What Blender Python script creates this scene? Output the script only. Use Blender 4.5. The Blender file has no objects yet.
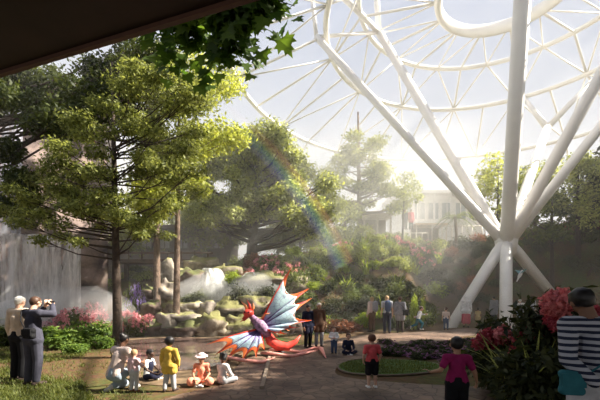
import bpy, bmesh, math, random
import numpy as np
from mathutils import Vector, Matrix, noise

random.seed(7)
RNG = np.random.default_rng(7)
scene = bpy.context.scene
COL = scene.collection
F, YH, HC = 360.0, 294.0, 1.7          # focal length in pixels, horizon row, eye height
PI = math.pi


def P(px, py, Y):
    return Vector(((px - 300) / F * Y, Y, HC + (YH - py) / F * Y))


def G(px, py, z=0.0):
    Y = F * (HC - z) / (py - YH)
    return Vector(((px - 300) / F * Y, Y, z))


def lerp(a, b, t):
    return a + (b - a) * t


# ------------------------------------------------------------------ objects
def tag(o, label=None, cat=None, group=None, kind=None):
    if label: o['label'] = label
    if cat: o['category'] = cat
    if group: o['group'] = group
    if kind: o['kind'] = kind
    return o


def empty(name, loc=(0, 0, 0), label=None, cat=None, group=None, kind=None, rz=0):
    o = bpy.data.objects.new(name, None)
    COL.objects.link(o)
    o.location = loc
    o.rotation_euler = (0, 0, rz)
    o.empty_display_size = 0.2
    return tag(o, label, cat, group, kind)


def link_mesh(name, me, mats, parent=None, loc=None, smooth=True):
    o = bpy.data.objects.new(name, me)
    COL.objects.link(o)
    if mats is not None:
        for m in (mats if isinstance(mats, (list, tuple)) else [mats]):
            me.materials.append(m)
    if parent is not None: o.parent = parent
    if loc is not None: o.location = loc
    if smooth and len(me.polygons):
        me.polygons.foreach_set('use_smooth', np.ones(len(me.polygons), dtype=bool))
    return o


def np_mesh(name, verts, nper, mat_idx=None):
    """verts (N*nper,3): N separate polygons of nper corners"""
    verts = np.asarray(verts, dtype=np.float32).reshape(-1, 3)
    nv = len(verts); n = nv // nper
    me = bpy.data.meshes.new(name)
    me.vertices.add(nv); me.vertices.foreach_set('co', verts.ravel())
    me.loops.add(nv); me.loops.foreach_set('vertex_index', np.arange(nv, dtype=np.int32))
    me.polygons.add(n)
    me.polygons.foreach_set('loop_start', np.arange(0, nv, nper, dtype=np.int32))
    me.polygons.foreach_set('loop_total', np.full(n, nper, dtype=np.int32))
    if mat_idx is not None:
        me.polygons.foreach_set('material_index', np.asarray(mat_idx, dtype=np.int32))
    me.update(calc_edges=True)
    return me


class MB:
    """collects closed shapes and builds them as ONE mesh"""
    def __init__(s):
        s.v = []; s.f = []; s.m = []

    def add(s, vs, fs, mi=0):
        k = len(s.v)
        s.v += [tuple(v) for v in vs]
        s.f += [tuple(i + k for i in f) for f in fs]
        s.m += [mi] * len(fs)

    def box(s, c, d, rot=None, mi=0):
        c = Vector(c); vs = []
        for z in (-.5, .5):
            for x, y in ((-.5, -.5), (.5, -.5), (.5, .5), (-.5, .5)):
                p = Vector((x * d[0], y * d[1], z * d[2]))
                if rot: p = rot @ p
                vs.append(c + p)
        s.add(vs, [(3, 2, 1, 0), (4, 5, 6, 7), (0, 1, 5, 4), (1, 2, 6, 5), (2, 3, 7, 6), (3, 0, 4, 7)], mi)

    def tube(s, pts, rad, n=8, cap=True, mi=0, flat=1.0):
        pts = [Vector(p) for p in pts]
        if not isinstance(rad, (list, tuple)): rad = [rad] * len(pts)
        rings = []; up = None
        for i, p in enumerate(pts):
            a = pts[max(i - 1, 0)]; b = pts[min(i + 1, len(pts) - 1)]
            t = (b - a)
            if t.length < 1e-9: t = Vector((0, 0, 1))
            t.normalize()
            if up is None:
                up = Vector((0, 0, 1)) if abs(t.z) < .95 else Vector((0, 1, 0))
            x = t.cross(up)
            if x.length < 1e-6: x = t.orthogonal()
            x.normalize(); y = x.cross(t).normalized(); up = y
            rings.append([p + (x * math.cos(q) + y * math.sin(q) * flat) * rad[i] for q in [2 * PI * k / n for k in range(n)]])
        vs = [v for r in rings for v in r]; fs = []
        for i in range(len(pts) - 1):
            for k in range(n):
                fs.append((i * n + k, i * n + (k + 1) % n, (i + 1) * n + (k + 1) % n, (i + 1) * n + k))
        if cap:
            fs.append(tuple(range(n - 1, -1, -1)))
            fs.append(tuple((len(pts) - 1) * n + k for k in range(n)))
        s.add(vs, fs, mi)

    def ell(s, c, r, rot=None, nu=14, nv=9, mi=0, nz=0.0, nf=1.5, seed=0.0):
        if not isinstance(r, (list, tuple, Vector)): r = (r, r, r)
        c = Vector(c); vs = [];
        def pt(th, ph):
            d = Vector((math.sin(th) * math.cos(ph), math.sin(th) * math.sin(ph), math.cos(th)))
            k = 1.0
            if nz: k += nz * noise.noise(d * nf + Vector((seed, seed * 1.7, seed * .3))) * 1.6 + nz * .5 * noise.noise(d * nf * 2.7 + Vector((seed * 2, 3, seed)))
            p = Vector((d.x * r[0], d.y * r[1], d.z * r[2])) * k
            if rot: p = rot @ p
            return c + p
        vs.append(pt(0, 0))
        for i in range(1, nv):
            for k in range(nu): vs.append(pt(PI * i / nv, 2 * PI * k / nu))
        vs.append(pt(PI, 0)); fs = []
        for k in range(nu): fs.append((0, 1 + k, 1 + (k + 1) % nu))
        for i in range(nv - 2):
            for k in range(nu):
                a = 1 + i * nu
                fs.append((a + k, a + nu + k, a + nu + (k + 1) % nu, a + (k + 1) % nu))
        a = 1 + (nv - 2) * nu; e = len(vs) - 1
        for k in range(nu): fs.append((a + k, e, a + (k + 1) % nu))
        s.add(vs, fs, mi)

    def cap(s, a, b, r1, r2=None, n=10, mi=0):
        """tapered capsule"""
        a = Vector(a); b = Vector(b); r2 = r1 if r2 is None else r2
        d = b - a; L = d.length
        if L < 1e-6: return s.ell(a, r1, mi=mi)
        t = d / L; pts = []; rs = []
        for q in (-.999, -.8, -.45, 0):
            pts.append(a + t * r1 * q); rs.append(r1 * math.sqrt(1 - q * q))
        for q in (0, .45, .8, .999):
            pts.append(b + t * r2 * q); rs.append(r2 * math.sqrt(1 - q * q))
        s.tube(pts, rs, n, True, mi)

    def lathe(s, prof, c=(0, 0, 0), n=16, mi=0, wob=0.0):
        c = Vector(c); vs = []; fs = []
        for i, (r, z) in enumerate(prof):
            for k in range(n):
                q = 2 * PI * k / n
                rr = r * (1 + wob * math.sin(q * 5 + i))
                vs.append(c + Vector((rr * math.cos(q), rr * math.sin(q), z)))
        for i in range(len(prof) - 1):
            for k in range(n):
                fs.append((i * n + k, i * n + (k + 1) % n, (i + 1) * n + (k + 1) % n, (i + 1) * n + k))
        fs.append(tuple(range(n - 1, -1, -1))); fs.append(tuple((len(prof) - 1) * n + k for k in range(n)))
        s.add(vs, fs, mi)

    def mesh(s, name):
        me = bpy.data.meshes.new(name)
        me.from_pydata(s.v, [], s.f)
        me.polygons.foreach_set('material_index', np.array(s.m, dtype=np.int32))
        me.update()
        return me

    def build(s, name, mats, parent=None, loc=None, smooth=True):
        return link_mesh(name, s.mesh(name), mats, parent, loc, smooth)

    def remesh(s, name, mats, parent=None, voxel=.01, smooth=2):
        """all shapes fused into one continuous skin"""
        me = s.mesh(name + '_src')
        o = bpy.data.objects.new('tmp', me); COL.objects.link(o)
        m = o.modifiers.new('r', 'REMESH'); m.mode = 'VOXEL'; m.voxel_size = voxel
        if smooth:
            k = o.modifiers.new('s', 'SMOOTH'); k.iterations = smooth; k.factor = .5
        dg = bpy.context.evaluated_depsgraph_get()
        ev = o.evaluated_get(dg)
        out = bpy.data.meshes.new_from_object(ev, depsgraph=dg)
        out.name = name
        bpy.data.objects.remove(o); bpy.data.meshes.remove(me)
        out.materials.clear()
        return link_mesh(name, out, mats, parent)


def copy_tree(o, parent=None):
    c = o.copy(); COL.objects.link(c)
    if parent is not None: c.parent = parent
    for ch in list(o.children): copy_tree(ch, c)
    return c


# ---------------------------------------------------------------- materials
MATS = {}


def nmat(name):
    m = bpy.data.materials.new(name); m.use_nodes = True
    nt = m.node_tree; nt.nodes.clear()
    out = nt.nodes.new('ShaderNodeOutputMaterial')
    return m, nt, out


def plain(name, col, rough=.6, metal=0, var=.12, scale=8.0, bump=0.0, spec=.4, emit=None):
    """paint, cloth, skin ... with a little noise in its own colour"""
    if name in MATS: return MATS[name]
    m, nt, out = nmat(name)
    b = nt.nodes.new('ShaderNodeBsdfPrincipled')
    b.inputs['Roughness'].default_value = rough; b.inputs['Metallic'].default_value = metal
    b.inputs['Specular IOR Level'].default_value = spec
    tc = nt.nodes.new('ShaderNodeTexCoord'); nz = nt.nodes.new('ShaderNodeTexNoise')
    nz.inputs['Scale'].default_value = scale; nz.inputs['Detail'].default_value = 4
    nt.links.new(tc.outputs['Object'], nz.inputs['Vector'])
    r = nt.nodes.new('ShaderNodeValToRGB')
    r.color_ramp.elements[0].position = .3; r.color_ramp.elements[1].position = .7
    r.color_ramp.elements[0].color = tuple(c * (1 - var) for c in col) + (1,)
    r.color_ramp.elements[1].color = tuple(min(1, c * (1 + var)) for c in col) + (1,)
    nt.links.new(nz.outputs['Fac'], r.inputs['Fac']); nt.links.new(r.outputs['Color'], b.inputs['Base Color'])
    if bump:
        bp = nt.nodes.new('ShaderNodeBump'); bp.inputs['Strength'].default_value = bump
        nt.links.new(nz.outputs['Fac'], bp.inputs['Height']); nt.links.new(bp.outputs['Normal'], b.inputs['Normal'])
    nt.links.new(b.outputs[0], out.inputs['Surface'])
    MATS[name] = m
    return m


def leafmat(name, c1, c2, trans=.4, tcol=None, var2=None):
    """foliage: each leaf gets its own tint; light passes through"""
    if name in MATS: return MATS[name]
    m, nt, out = nmat(name)
    g = nt.nodes.new('ShaderNodeNewGeometry'); r = nt.nodes.new('ShaderNodeValToRGB')
    r.color_ramp.elements[0].color = (*c1, 1); r.color_ramp.elements[1].color = (*c2, 1)
    nt.links.new(g.outputs['Random Per Island'], r.inputs['Fac'])
    d = nt.nodes.new('ShaderNodeBsdfPrincipled'); d.inputs['Roughness'].default_value = .55
    d.inputs['Specular IOR Level'].default_value = .25
    t = nt.nodes.new('ShaderNodeBsdfTranslucent'); mx = nt.nodes.new('ShaderNodeMixShader')
    mx.inputs[0].default_value = trans
    nt.links.new(r.outputs['Color'], d.inputs['Base Color'])
    mul = nt.nodes.new('ShaderNodeMixRGB'); mul.blend_type = 'MULTIPLY'; mul.inputs[0].default_value = 1
    tc = tcol or (1.5, 1.45, .75)
    mul.inputs[2].default_value = (*tc, 1)
    nt.links.new(r.outputs['Color'], mul.inputs[1]); nt.links.new(mul.outputs[0], t.inputs['Color'])
    nt.links.new(d.outputs[0], mx.inputs[1]); nt.links.new(t.outputs[0], mx.inputs[2])
    nt.links.new(mx.outputs[0], out.inputs['Surface'])
    MATS[name] = m
    return m


def rockmat(name, rock1, rock2, moss, mossamt=.5, scale=2.0):
    if name in MATS: return MATS[name]
    m, nt, out = nmat(name)
    b = nt.nodes.new('ShaderNodeBsdfPrincipled'); b.inputs['Roughness'].default_value = .85
    tc = nt.nodes.new('ShaderNodeTexCoord')
    n1 = nt.nodes.new('ShaderNodeTexNoise'); n1.inputs['Scale'].default_value = scale; n1.inputs['Detail'].default_value = 8
    n1.inputs['Roughness'].default_value = .65
    nt.links.new(tc.outputs['Object'], n1.inputs['Vector'])
    r1 = nt.nodes.new('ShaderNodeValToRGB')
    r1.color_ramp.elements[0].position = .35; r1.color_ramp.elements[1].position = .68
    r1.color_ramp.elements[0].color = (*rock1, 1); r1.color_ramp.elements[1].color = (*rock2, 1)
    nt.links.new(n1.outputs['Fac'], r1.inputs['Fac'])
    g = nt.nodes.new('ShaderNodeNewGeometry'); sp = nt.nodes.new('ShaderNodeSeparateXYZ')
    nt.links.new(g.outputs['Normal'], sp.inputs[0])
    n2 = nt.nodes.new('ShaderNodeTexNoise'); n2.inputs['Scale'].default_value = scale * 1.3; n2.inputs['Detail'].default_value = 5
    nt.links.new(tc.outputs['Object'], n2.inputs['Vector'])
    ad = nt.nodes.new('ShaderNodeMath'); ad.operation = 'ADD'
    nt.links.new(sp.outputs['Z'], ad.inputs[0]); nt.links.new(n2.outputs['Fac'], ad.inputs[1])
    r2 = nt.nodes.new('ShaderNodeValToRGB')
    r2.color_ramp.elements[0].position = max(.02, 1.15 - mossamt); r2.color_ramp.elements[1].position = min(1, 1.35 - mossamt)
    sc = nt.nodes.new('ShaderNodeMath'); sc.operation = 'MULTIPLY'; sc.inputs[1].default_value = .75
    nt.links.new(ad.outputs[0], sc.inputs[0]); nt.links.new(sc.outputs[0], r2.inputs['Fac'])
    mx = nt.nodes.new('ShaderNodeMixRGB')
    nt.links.new(r2.outputs['Color'], mx.inputs[0]); nt.links.new(r1.outputs['Color'], mx.inputs[1])
    mx.inputs[2].default_value = (*moss, 1)
    nt.links.new(mx.outputs[0], b.inputs['Base Color'])
    bp = nt.nodes.new('ShaderNodeBump'); bp.inputs['Strength'].default_value = .6; bp.inputs['Distance'].default_value = .15
    nt.links.new(n1.outputs['Fac'], bp.inputs['Height']); nt.links.new(bp.outputs['Normal'], b.inputs['Normal'])
    nt.links.new(b.outputs[0], out.inputs['Surface'])
    MATS[name] = m
    return m


def fallmat(name, alpha_lo=.25, alpha_hi=.95, col=(.85, .88, .92), sx=5.0):
    """falling water: white streaks running down, gaps between them clear"""
    m, nt, out = nmat(name)
    tc = nt.nodes.new('ShaderNodeTexCoord'); mp = nt.nodes.new('ShaderNodeMapping')
    mp.inputs['Scale'].default_value = (sx, sx, sx * .07)
    nt.links.new(tc.outputs['Object'], mp.inputs['Vector'])
    n = nt.nodes.new('ShaderNodeTexNoise'); n.inputs['Scale'].default_value = 1; n.inputs['Detail'].default_value = 6
    n.inputs['Roughness'].default_value = .7
    nt.links.new(mp.outputs[0], n.inputs['Vector'])
    mr = nt.nodes.new('ShaderNodeMapRange'); mr.inputs[1].default_value = .38; mr.inputs[2].default_value = .66
    mr.inputs[3].default_value = alpha_lo; mr.inputs[4].default_value = alpha_hi
    nt.links.new(n.outputs['Fac'], mr.inputs[0])
    d = nt.nodes.new('ShaderNodeBsdfDiffuse'); d.inputs[0].default_value = (*col, 1)
    t = nt.nodes.new('ShaderNodeBsdfTranslucent'); t.inputs[0].default_value = (*col, 1)
    m1 = nt.nodes.new('ShaderNodeMixShader'); m1.inputs[0].default_value = .45
    nt.links.new(d.outputs[0], m1.inputs[1]); nt.links.new(t.outputs[0], m1.inputs[2])
    tr = nt.nodes.new('ShaderNodeBsdfTransparent'); m2 = nt.nodes.new('ShaderNodeMixShader')
    nt.links.new(mr.outputs[0], m2.inputs[0]); nt.links.new(tr.outputs[0], m2.inputs[1]); nt.links.new(m1.outputs[0], m2.inputs[2])
    nt.links.new(m2.outputs[0], out.inputs['Surface'])
    return m


def volmat(name, dens, col=(1, .96, .9), g=.3):
    m, nt, out = nmat(name)
    v = nt.nodes.new('ShaderNodeVolumeScatter')
    v.inputs['Color'].default_value = (*col, 1); v.inputs['Density'].default_value = dens; v.inputs['Anisotropy'].default_value = g
    nt.links.new(v.outputs[0], out.inputs['Volume'])
    return m


# ------------------------------------------------------- camera, sky and sun
cam = bpy.data.cameras.new('camera'); co = bpy.data.objects.new('camera', cam); COL.objects.link(co)
co.location = (0, 0, HC); co.rotation_euler = (PI / 2, 0, 0)
cam.sensor_width = 36; cam.sensor_fit = 'HORIZONTAL'; cam.lens = F / 600 * 36
cam.shift_y = (YH - 200) / 600; cam.clip_start = .05; cam.clip_end = 500
scene.camera = co

SUN_DIR = Vector((.72, .03, .69)).normalized()
sl = bpy.data.lights.new('sun', 'SUN'); so = bpy.data.objects.new('sun', sl); COL.objects.link(so)
sl.energy = 18.0; sl.angle = math.radians(.6); sl.color = (1, .92, .79)
so.rotation_euler = SUN_DIR.to_track_quat('Z', 'Y').to_euler()

w = bpy.data.worlds.new('sky'); scene.world = w; w.use_nodes = True
nt = w.node_tree; nt.nodes.clear()
wo = nt.nodes.new('ShaderNodeOutputWorld'); bg = nt.nodes.new('ShaderNodeBackground')
tc = nt.nodes.new('ShaderNodeTexCoord'); sp = nt.nodes.new('ShaderNodeSeparateXYZ'); rr = nt.nodes.new('ShaderNodeValToRGB')
nt.links.new(tc.outputs['Generated'], sp.inputs[0]); nt.links.new(sp.outputs['Z'], rr.inputs['Fac'])
e = rr.color_ramp.elements
e[0].position = 0.0; e[0].color = (.95, .95, .95, 1)
e[1].position = .75; e[1].color = (.68, .77, 1.0, 1)
k = e.new(.3); k.color = (.88, .91, .98, 1)
bg.inputs['Strength'].default_value = .76
nt.links.new(rr.outputs['Color'], bg.inputs['Color']); nt.links.new(bg.outputs[0], wo.inputs['Surface'])

vs = scene.view_settings
vs.view_transform = 'Standard'; vs.look = 'None'; vs.gamma = 1; vs.use_curve_mapping = False; vs.exposure = 0.0
cy = scene.cycles
cy.use_denoising = True
cy.max_bounces = 6; cy.diffuse_bounces = 3; cy.glossy_bounces = 2; cy.transmission_bounces = 3
cy.volume_bounces = 1; cy.transparent_max_bounces = 24
cy.sample_clamp_indirect = 4.0
# ------------------------------------------------------------------ ground
FX = [-30, -9, -6, -1, 2, 6, 8.5, 12, 16, 20, 30]
FY = [16.5, 15.5, 14.2, 14.6, 16.6, 17.6, 21.2, 22.5, 20.5, 15, 13]
HX = [-30, -7, -1, 3, 8, 14, 20, 30]
HH = [3, 3.0, 3.6, 4.8, 5.5, 5.6, 6.2, 7]
LX = [-30, -2, 1, 8, 12, 30]
LL = [7, 8, 8.5, 7.5, 7.0, 9]


def pond_q(x, y):
    """<1 inside the pond"""
    v = (y - 7.9) / (13.8 - 7.9)
    if v <= 0 or v >= 1: return 9
    xc = -2.75 - v * 1.75
    wd = (1.15 + 1.15 * v) * math.sqrt(max(0, 1 - (2 * v - 1) ** 4))
    return abs(x - xc) / max(wd, .01)


def hz(x, y, fine=True):
    f = float(np.interp(x, FX, FY)); H = float(np.interp(x, HX, HH)); L = float(np.interp(x, LX, LL))
    t = min(1, max(0, (y - f) / L)); s = .7 * t * t * (3 - 2 * t) + .3 * t
    z = H * s
    if fine and t > 0:
        z += min(1, t * 4) * (.28 * noise.noise(Vector((x * .35, y * .35, 1))) + .10 * noise.noise(Vector((x * 1.1, y * 1.1, 5))))
    q = pond_q(x, y)
    if q < 1.15: z -= .45 * min(1, (1.15 - q) * 3)
    return z


def on(px, Y, dz=0.0):
    """ground point under image column px at distance Y"""
    x = (px - 300) / F * Y
    return Vector((x, Y, hz(x, Y) + dz))


def ground_material():
    m, nt, out = nmat('ground_soil_grass')
    b = nt.nodes.new('ShaderNodeBsdfPrincipled'); b.inputs['Roughness'].default_value = .95
    b.inputs['Specular IOR Level'].default_value = .15
    tc = nt.nodes.new('ShaderNodeTexCoord')
    n1 = nt.nodes.new('ShaderNodeTexNoise'); n1.inputs['Scale'].default_value = .5; n1.inputs['Detail'].default_value = 6
    n2 = nt.nodes.new('ShaderNodeTexNoise'); n2.inputs['Scale'].default_value = 9; n2.inputs['Detail'].default_value = 6
    for n in (n1, n2): nt.links.new(tc.outputs['Object'], n.inputs['Vector'])
    r1 = nt.nodes.new('ShaderNodeValToRGB'); r1.color_ramp.elements[0].position = .50; r1.color_ramp.elements[1].position = .66
    r1.color_ramp.elements[0].color = (.10, .062, .03, 1); r1.color_ramp.elements[1].color = (.055, .075, .018, 1)
    nt.links.new(n1.outputs['Fac'], r1.inputs['Fac'])
    mu = nt.nodes.new('ShaderNodeMixRGB'); mu.blend_type = 'OVERLAY'; mu.inputs[0].default_value = .6
    nt.links.new(r1.outputs['Color'], mu.inputs[1]); nt.links.new(n2.outputs['Color'], mu.inputs[2])
    nt.links.new(mu.outputs[0], b.inputs['Base Color'])
    bp = nt.nodes.new('ShaderNodeBump'); bp.inputs['Strength'].default_value = .5; bp.inputs['Distance'].default_value = .05
    nt.links.new(n2.outputs['Fac'], bp.inputs['Height']); nt.links.new(bp.outputs['Normal'], b.inputs['Normal'])
    nt.links.new(b.outputs[0], out.inputs['Surface'])
    return m


xs = np.concatenate([np.arange(-34, -11, 1.0), np.arange(-11, 12, .3), np.arange(12, 40.5, .9)])
ys = np.concatenate([np.arange(-6, 4, 1.0), np.arange(4, 27, .3), np.arange(27, 56, 1.2)])
gv = [(x, y, hz(x, y)) for y in ys for x in xs]
nx = len(xs)
gf = [(j * nx + i, j * nx + i + 1, (j + 1) * nx + i + 1, (j + 1) * nx + i) for j in range(len(ys) - 1) for i in range(nx - 1)]
gm = bpy.data.meshes.new('ground'); gm.from_pydata(gv, [], gf); gm.update()
tag(link_mesh('ground', gm, ground_material()), kind='structure')


def flat_poly(name, pts, z, mat, thick=.03, sub=0):
    """a closed outline as a thin slab"""
    bm = bmesh.new()
    vs = [bm.verts.new((p[0], p[1], z)) for p in pts]
    f = bm.faces.new(vs)
    if f.normal.z < 0: f.normal_flip()
    r = bmesh.ops.extrude_face_region(bm, geom=[f])
    for v in r['geom']:
        if isinstance(v, bmesh.types.BMVert): v.co.z -= thick
    bmesh.ops.triangulate(bm, faces=[q for q in bm.faces if len(q.verts) > 4])
    bmesh.ops.recalc_face_normals(bm, faces=bm.faces)
    me = bpy.data.meshes.new(name); bm.to_mesh(me); bm.free()
    return link_mesh(name, me, mat, smooth=False)


def smooth_loop(pts, k=4):
    """Catmull-Rom through a closed loop of 2-D points"""
    n = len(pts); out = []
    for i in range(n):
        p0, p1, p2, p3 = (Vector(pts[(i + j - 1) % n][:2]) for j in range(4))
        for a in range(k):
            t = a / k
            out.append(.5 * ((2 * p1) + (p2 - p0) * t + (2 * p0 - 5 * p1 + 4 * p2 - p3) * t * t + (3 * p1 - p0 - 3 * p2 + p3) * t ** 3))
    return out


def paving_material():
    m, nt, out = nmat('paving')
    b = nt.nodes.new('ShaderNodeBsdfPrincipled'); b.inputs['Roughness'].default_value = .7
    tc = nt.nodes.new('ShaderNodeTexCoord')
    v = nt.nodes.new('ShaderNodeTexVoronoi'); v.feature = 'DISTANCE_TO_EDGE'; v.inputs['Scale'].default_value = 4.2
    vc = nt.nodes.new('ShaderNodeTexVoronoi'); vc.inputs['Scale'].default_value = 4.2
    n = nt.nodes.new('ShaderNodeTexNoise'); n.inputs['Scale'].default_value = 1.3; n.inputs['Detail'].default_value = 7
    for q in (v, vc, n): nt.links.new(tc.outputs['Object'], q.inputs['Vector'])
    r = nt.nodes.new('ShaderNodeValToRGB')
    r.color_ramp.elements[0].position = .3; r.color_ramp.elements[1].position = .7
    r.color_ramp.elements[0].color = (.085, .048, .031, 1); r.color_ramp.elements[1].color = (.24, .155, .105, 1)
    nt.links.new(n.outputs['Fac'], r.inputs['Fac'])
    sp = nt.nodes.new('ShaderNodeSeparateXYZ'); nt.links.new(vc.outputs['Color'], sp.inputs[0])
    mr = nt.nodes.new('ShaderNodeMapRange'); mr.inputs[3].default_value = .72; mr.inputs[4].default_value = 1.2
    nt.links.new(sp.outputs['X'], mr.inputs[0])
    mu = nt.nodes.new('ShaderNodeMixRGB'); mu.blend_type = 'MULTIPLY'; mu.inputs[0].default_value = 1
    nt.links.new(r.outputs['Color'], mu.inputs[1]); nt.links.new(mr.outputs[0], mu.inputs[2])
    rg = nt.nodes.new('ShaderNodeValToRGB'); rg.color_ramp.elements[0].color = (.4, .37, .35, 1)
    rg.color_ramp.elements[1].color = (1, 1, 1, 1); rg.color_ramp.elements[1].position = .06
    nt.links.new(v.outputs['Distance'], rg.inputs['Fac'])
    m2 = nt.nodes.new('ShaderNodeMixRGB'); m2.blend_type = 'MULTIPLY'; m2.inputs[0].default_value = 1
    nt.links.new(mu.outputs[0], m2.inputs[1]); nt.links.new(rg.outputs['Color'], m2.inputs[2])
    nt.links.new(m2.outputs[0], b.inputs['Base Color'])
    bp = nt.nodes.new('ShaderNodeBump'); bp.inputs['Strength'].default_value = .4; bp.inputs['Distance'].default_value = .02
    nt.links.new(rg.outputs['Color'], bp.inputs['Height']); nt.links.new(bp.outputs['Normal'], b.inputs['Normal'])
    nt.links.new(b.outputs[0], out.inputs['Surface'])
    return m


pp = [(150, 420), (172, 398), (200, 391), (228, 383), (238, 366), (262, 352), (300, 346), (335, 339), (380, 334.5), (440, 331), (475, 328.5),
      (545, 328.5), (560, 333), (470, 336), (440, 343), (405, 352), (372, 358), (350, 361), (336, 369), (345, 378), (420, 385), (500, 390), (600, 420)]
tag(flat_poly('path', smooth_loop([G(*p) for p in pp]), .02, paving_material(), .05), kind='structure')
# sandy bank round the pond
bank = [G(122, 374), (-4.75, 9.2), (-6.35, 12.2), (-6.6, 14.4), (-4.2, 14.6), (-2.0, 13.9), (-1.75, 11.5), G(236, 368), G(226, 380), G(190, 386), G(140, 384)]
tag(flat_poly('pond_bank', smooth_loop(bank), .012, plain('sandy_soil', (.15, .10, .055), .95, scale=3, var=.5, bump=.3), .25), kind='structure')


def water_material():
    m, nt, out = nmat('pond_water')
    b = nt.nodes.new('ShaderNodeBsdfPrincipled'); b.inputs['Roughness'].default_value = .06
    b.inputs['Base Color'].default_value = (.13, .085, .07, 1); b.inputs['IOR'].default_value = 1.33
    b.inputs['Specular IOR Level'].default_value = .8
    tc = nt.nodes.new('ShaderNodeTexCoord'); n = nt.nodes.new('ShaderNodeTexNoise'); n.inputs['Scale'].default_value = 2.2
    n.inputs['Detail'].default_value = 4
    nt.links.new(tc.outputs['Object'], n.inputs['Vector'])
    bp = nt.nodes.new('ShaderNodeBump'); bp.inputs['Strength'].default_value = .22; bp.inputs['Distance'].default_value = .06
    nt.links.new(n.outputs['Fac'], bp.inputs['Height']); nt.links.new(bp.outputs['Normal'], b.inputs['Normal'])
    nt.links.new(b.outputs[0], out.inputs['Surface'])
    return m


L = []; R_ = []
for i in range(25):
    v = i / 24 * .998 + .001; y = lerp(7.9, 13.8, v); xc = -2.75 - v * 1.75
    wd = (1.15 + 1.15 * v) * math.sqrt(max(0, 1 - (2 * v - 1) ** 4)) + .01
    L.append((xc - wd, y)); R_.append((xc + wd, y))
tag(flat_poly('pond_water', L + R_[::-1], .026, water_material(), .03), kind='structure')

# round lawn in front of the red shirted child
lawn = [G(339, 367), G(352, 362.5), G(385, 361), G(430, 364), G(440, 371), G(405, 376), G(368, 376), G(345, 373)]
lo = smooth_loop(lawn)
tag(flat_poly('lawn', lo, .05, plain('lawn_turf', (.07, .13, .02), .9, scale=30, var=.4, bump=.3), .06), kind='structure')
c_ = sum(lo, Vector((0, 0))) / len(lo)
kb = MB(); pts = [(p.x, p.y, .03) for p in [c_ + (q - c_) * 1.02 for q in lo]]
kb.tube(pts + [pts[0]], .022, 6)
tag(kb.build('lawn_edging', plain('stone_edging', (.16, .12, .085), .8)), kind='structure')
kb = MB(); a = G(262, 390); b = G(271, 352)
kb.box(((a.x + b.x) / 2, (a.y + b.y) / 2, .03), (.07, (b - a).length, .07), Matrix.Rotation(math.atan2(-(b.x - a.x), b.y - a.y), 3, 'Z'))
tag(kb.build('path_kerb', plain('kerb_stone', (.30, .23, .17), .8), smooth=False), kind='structure')

# -------------------------------------------------------------- rock cliff
cliff = rockmat('cliff_rock', (.06, .042, .042), (.42, .31, .26), (.10, .11, .04), .25, .9)


def cliff_sheet(name, x0, y0, x1, y1, z0, z1, depth, seed, amp=.9):
    """a solid block of rock with a craggy face"""
    d = Vector((x1 - x0, y1 - y0, 0)); Lg = d.length; d.normalize(); nrm = Vector((d.y, -d.x, 0))
    nu = int(Lg / .22) + 2; nv = int((z1 - z0) / .22) + 2
    m = MB(); vs = []
    for j in range(nv + 1):
        for i in range(nu + 1):
            u = i / nu; v = j / nv
            p = Vector((x0, y0, z0)) + d * Lg * u + Vector((0, 0, (z1 - z0) * v))
            k = Vector((p.x * .5, p.y * .5, p.z * .22 + seed))
            o = amp * (noise.noise(k) + .5 * abs(noise.noise(k * 2.7)) + .25 * noise.noise(k * 6))
            o += .35 * math.floor(3.0 * noise.noise(Vector((p.x * .3, seed, p.z * .45))) ) * .5
            p = p + nrm * o - nrm * (v * .7)
            if j == nv: p.z += .5 * noise.noise(Vector((p.x, p.y, seed)))
            vs.append(p)
    fs = [(j * (nu + 1) + i, j * (nu + 1) + i + 1, (j + 1) * (nu + 1) + i + 1, (j + 1) * (nu + 1) + i) for j in range(nv) for i in range(nu)]
    k = len(vs)
    for u in range(nu + 1): vs.append(vs[nv * (nu + 1) + u] - nrm * depth + Vector((0, 0, .3)))
    for u in range(nu + 1): vs.append(Vector((vs[k + u].x, vs[k + u].y, z0)))
    for u in range(nu):
        fs.append((nv * (nu + 1) + u, nv * (nu + 1) + u + 1, k + u + 1, k + u))
        fs.append((k + u, k + u + 1, k + nu + 1 + u + 1, k + nu + 1 + u))
    m.add(vs, fs)
    return tag(m.build(name, cliff), kind='structure')


cliff_sheet('cliff', -18.5, 12.6, -9.3, 17.4, -.3, 4.4, 3.5, 3.0, .5)
cliff_sheet('upper_cliff', -24, 15.6, -11.0, 20.2, 3.0, 13.5, 3, 9.0, .8)
fall_m = fallmat('fall_streaks', .05, .97, (.97, .95, .93), 3.2)


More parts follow.
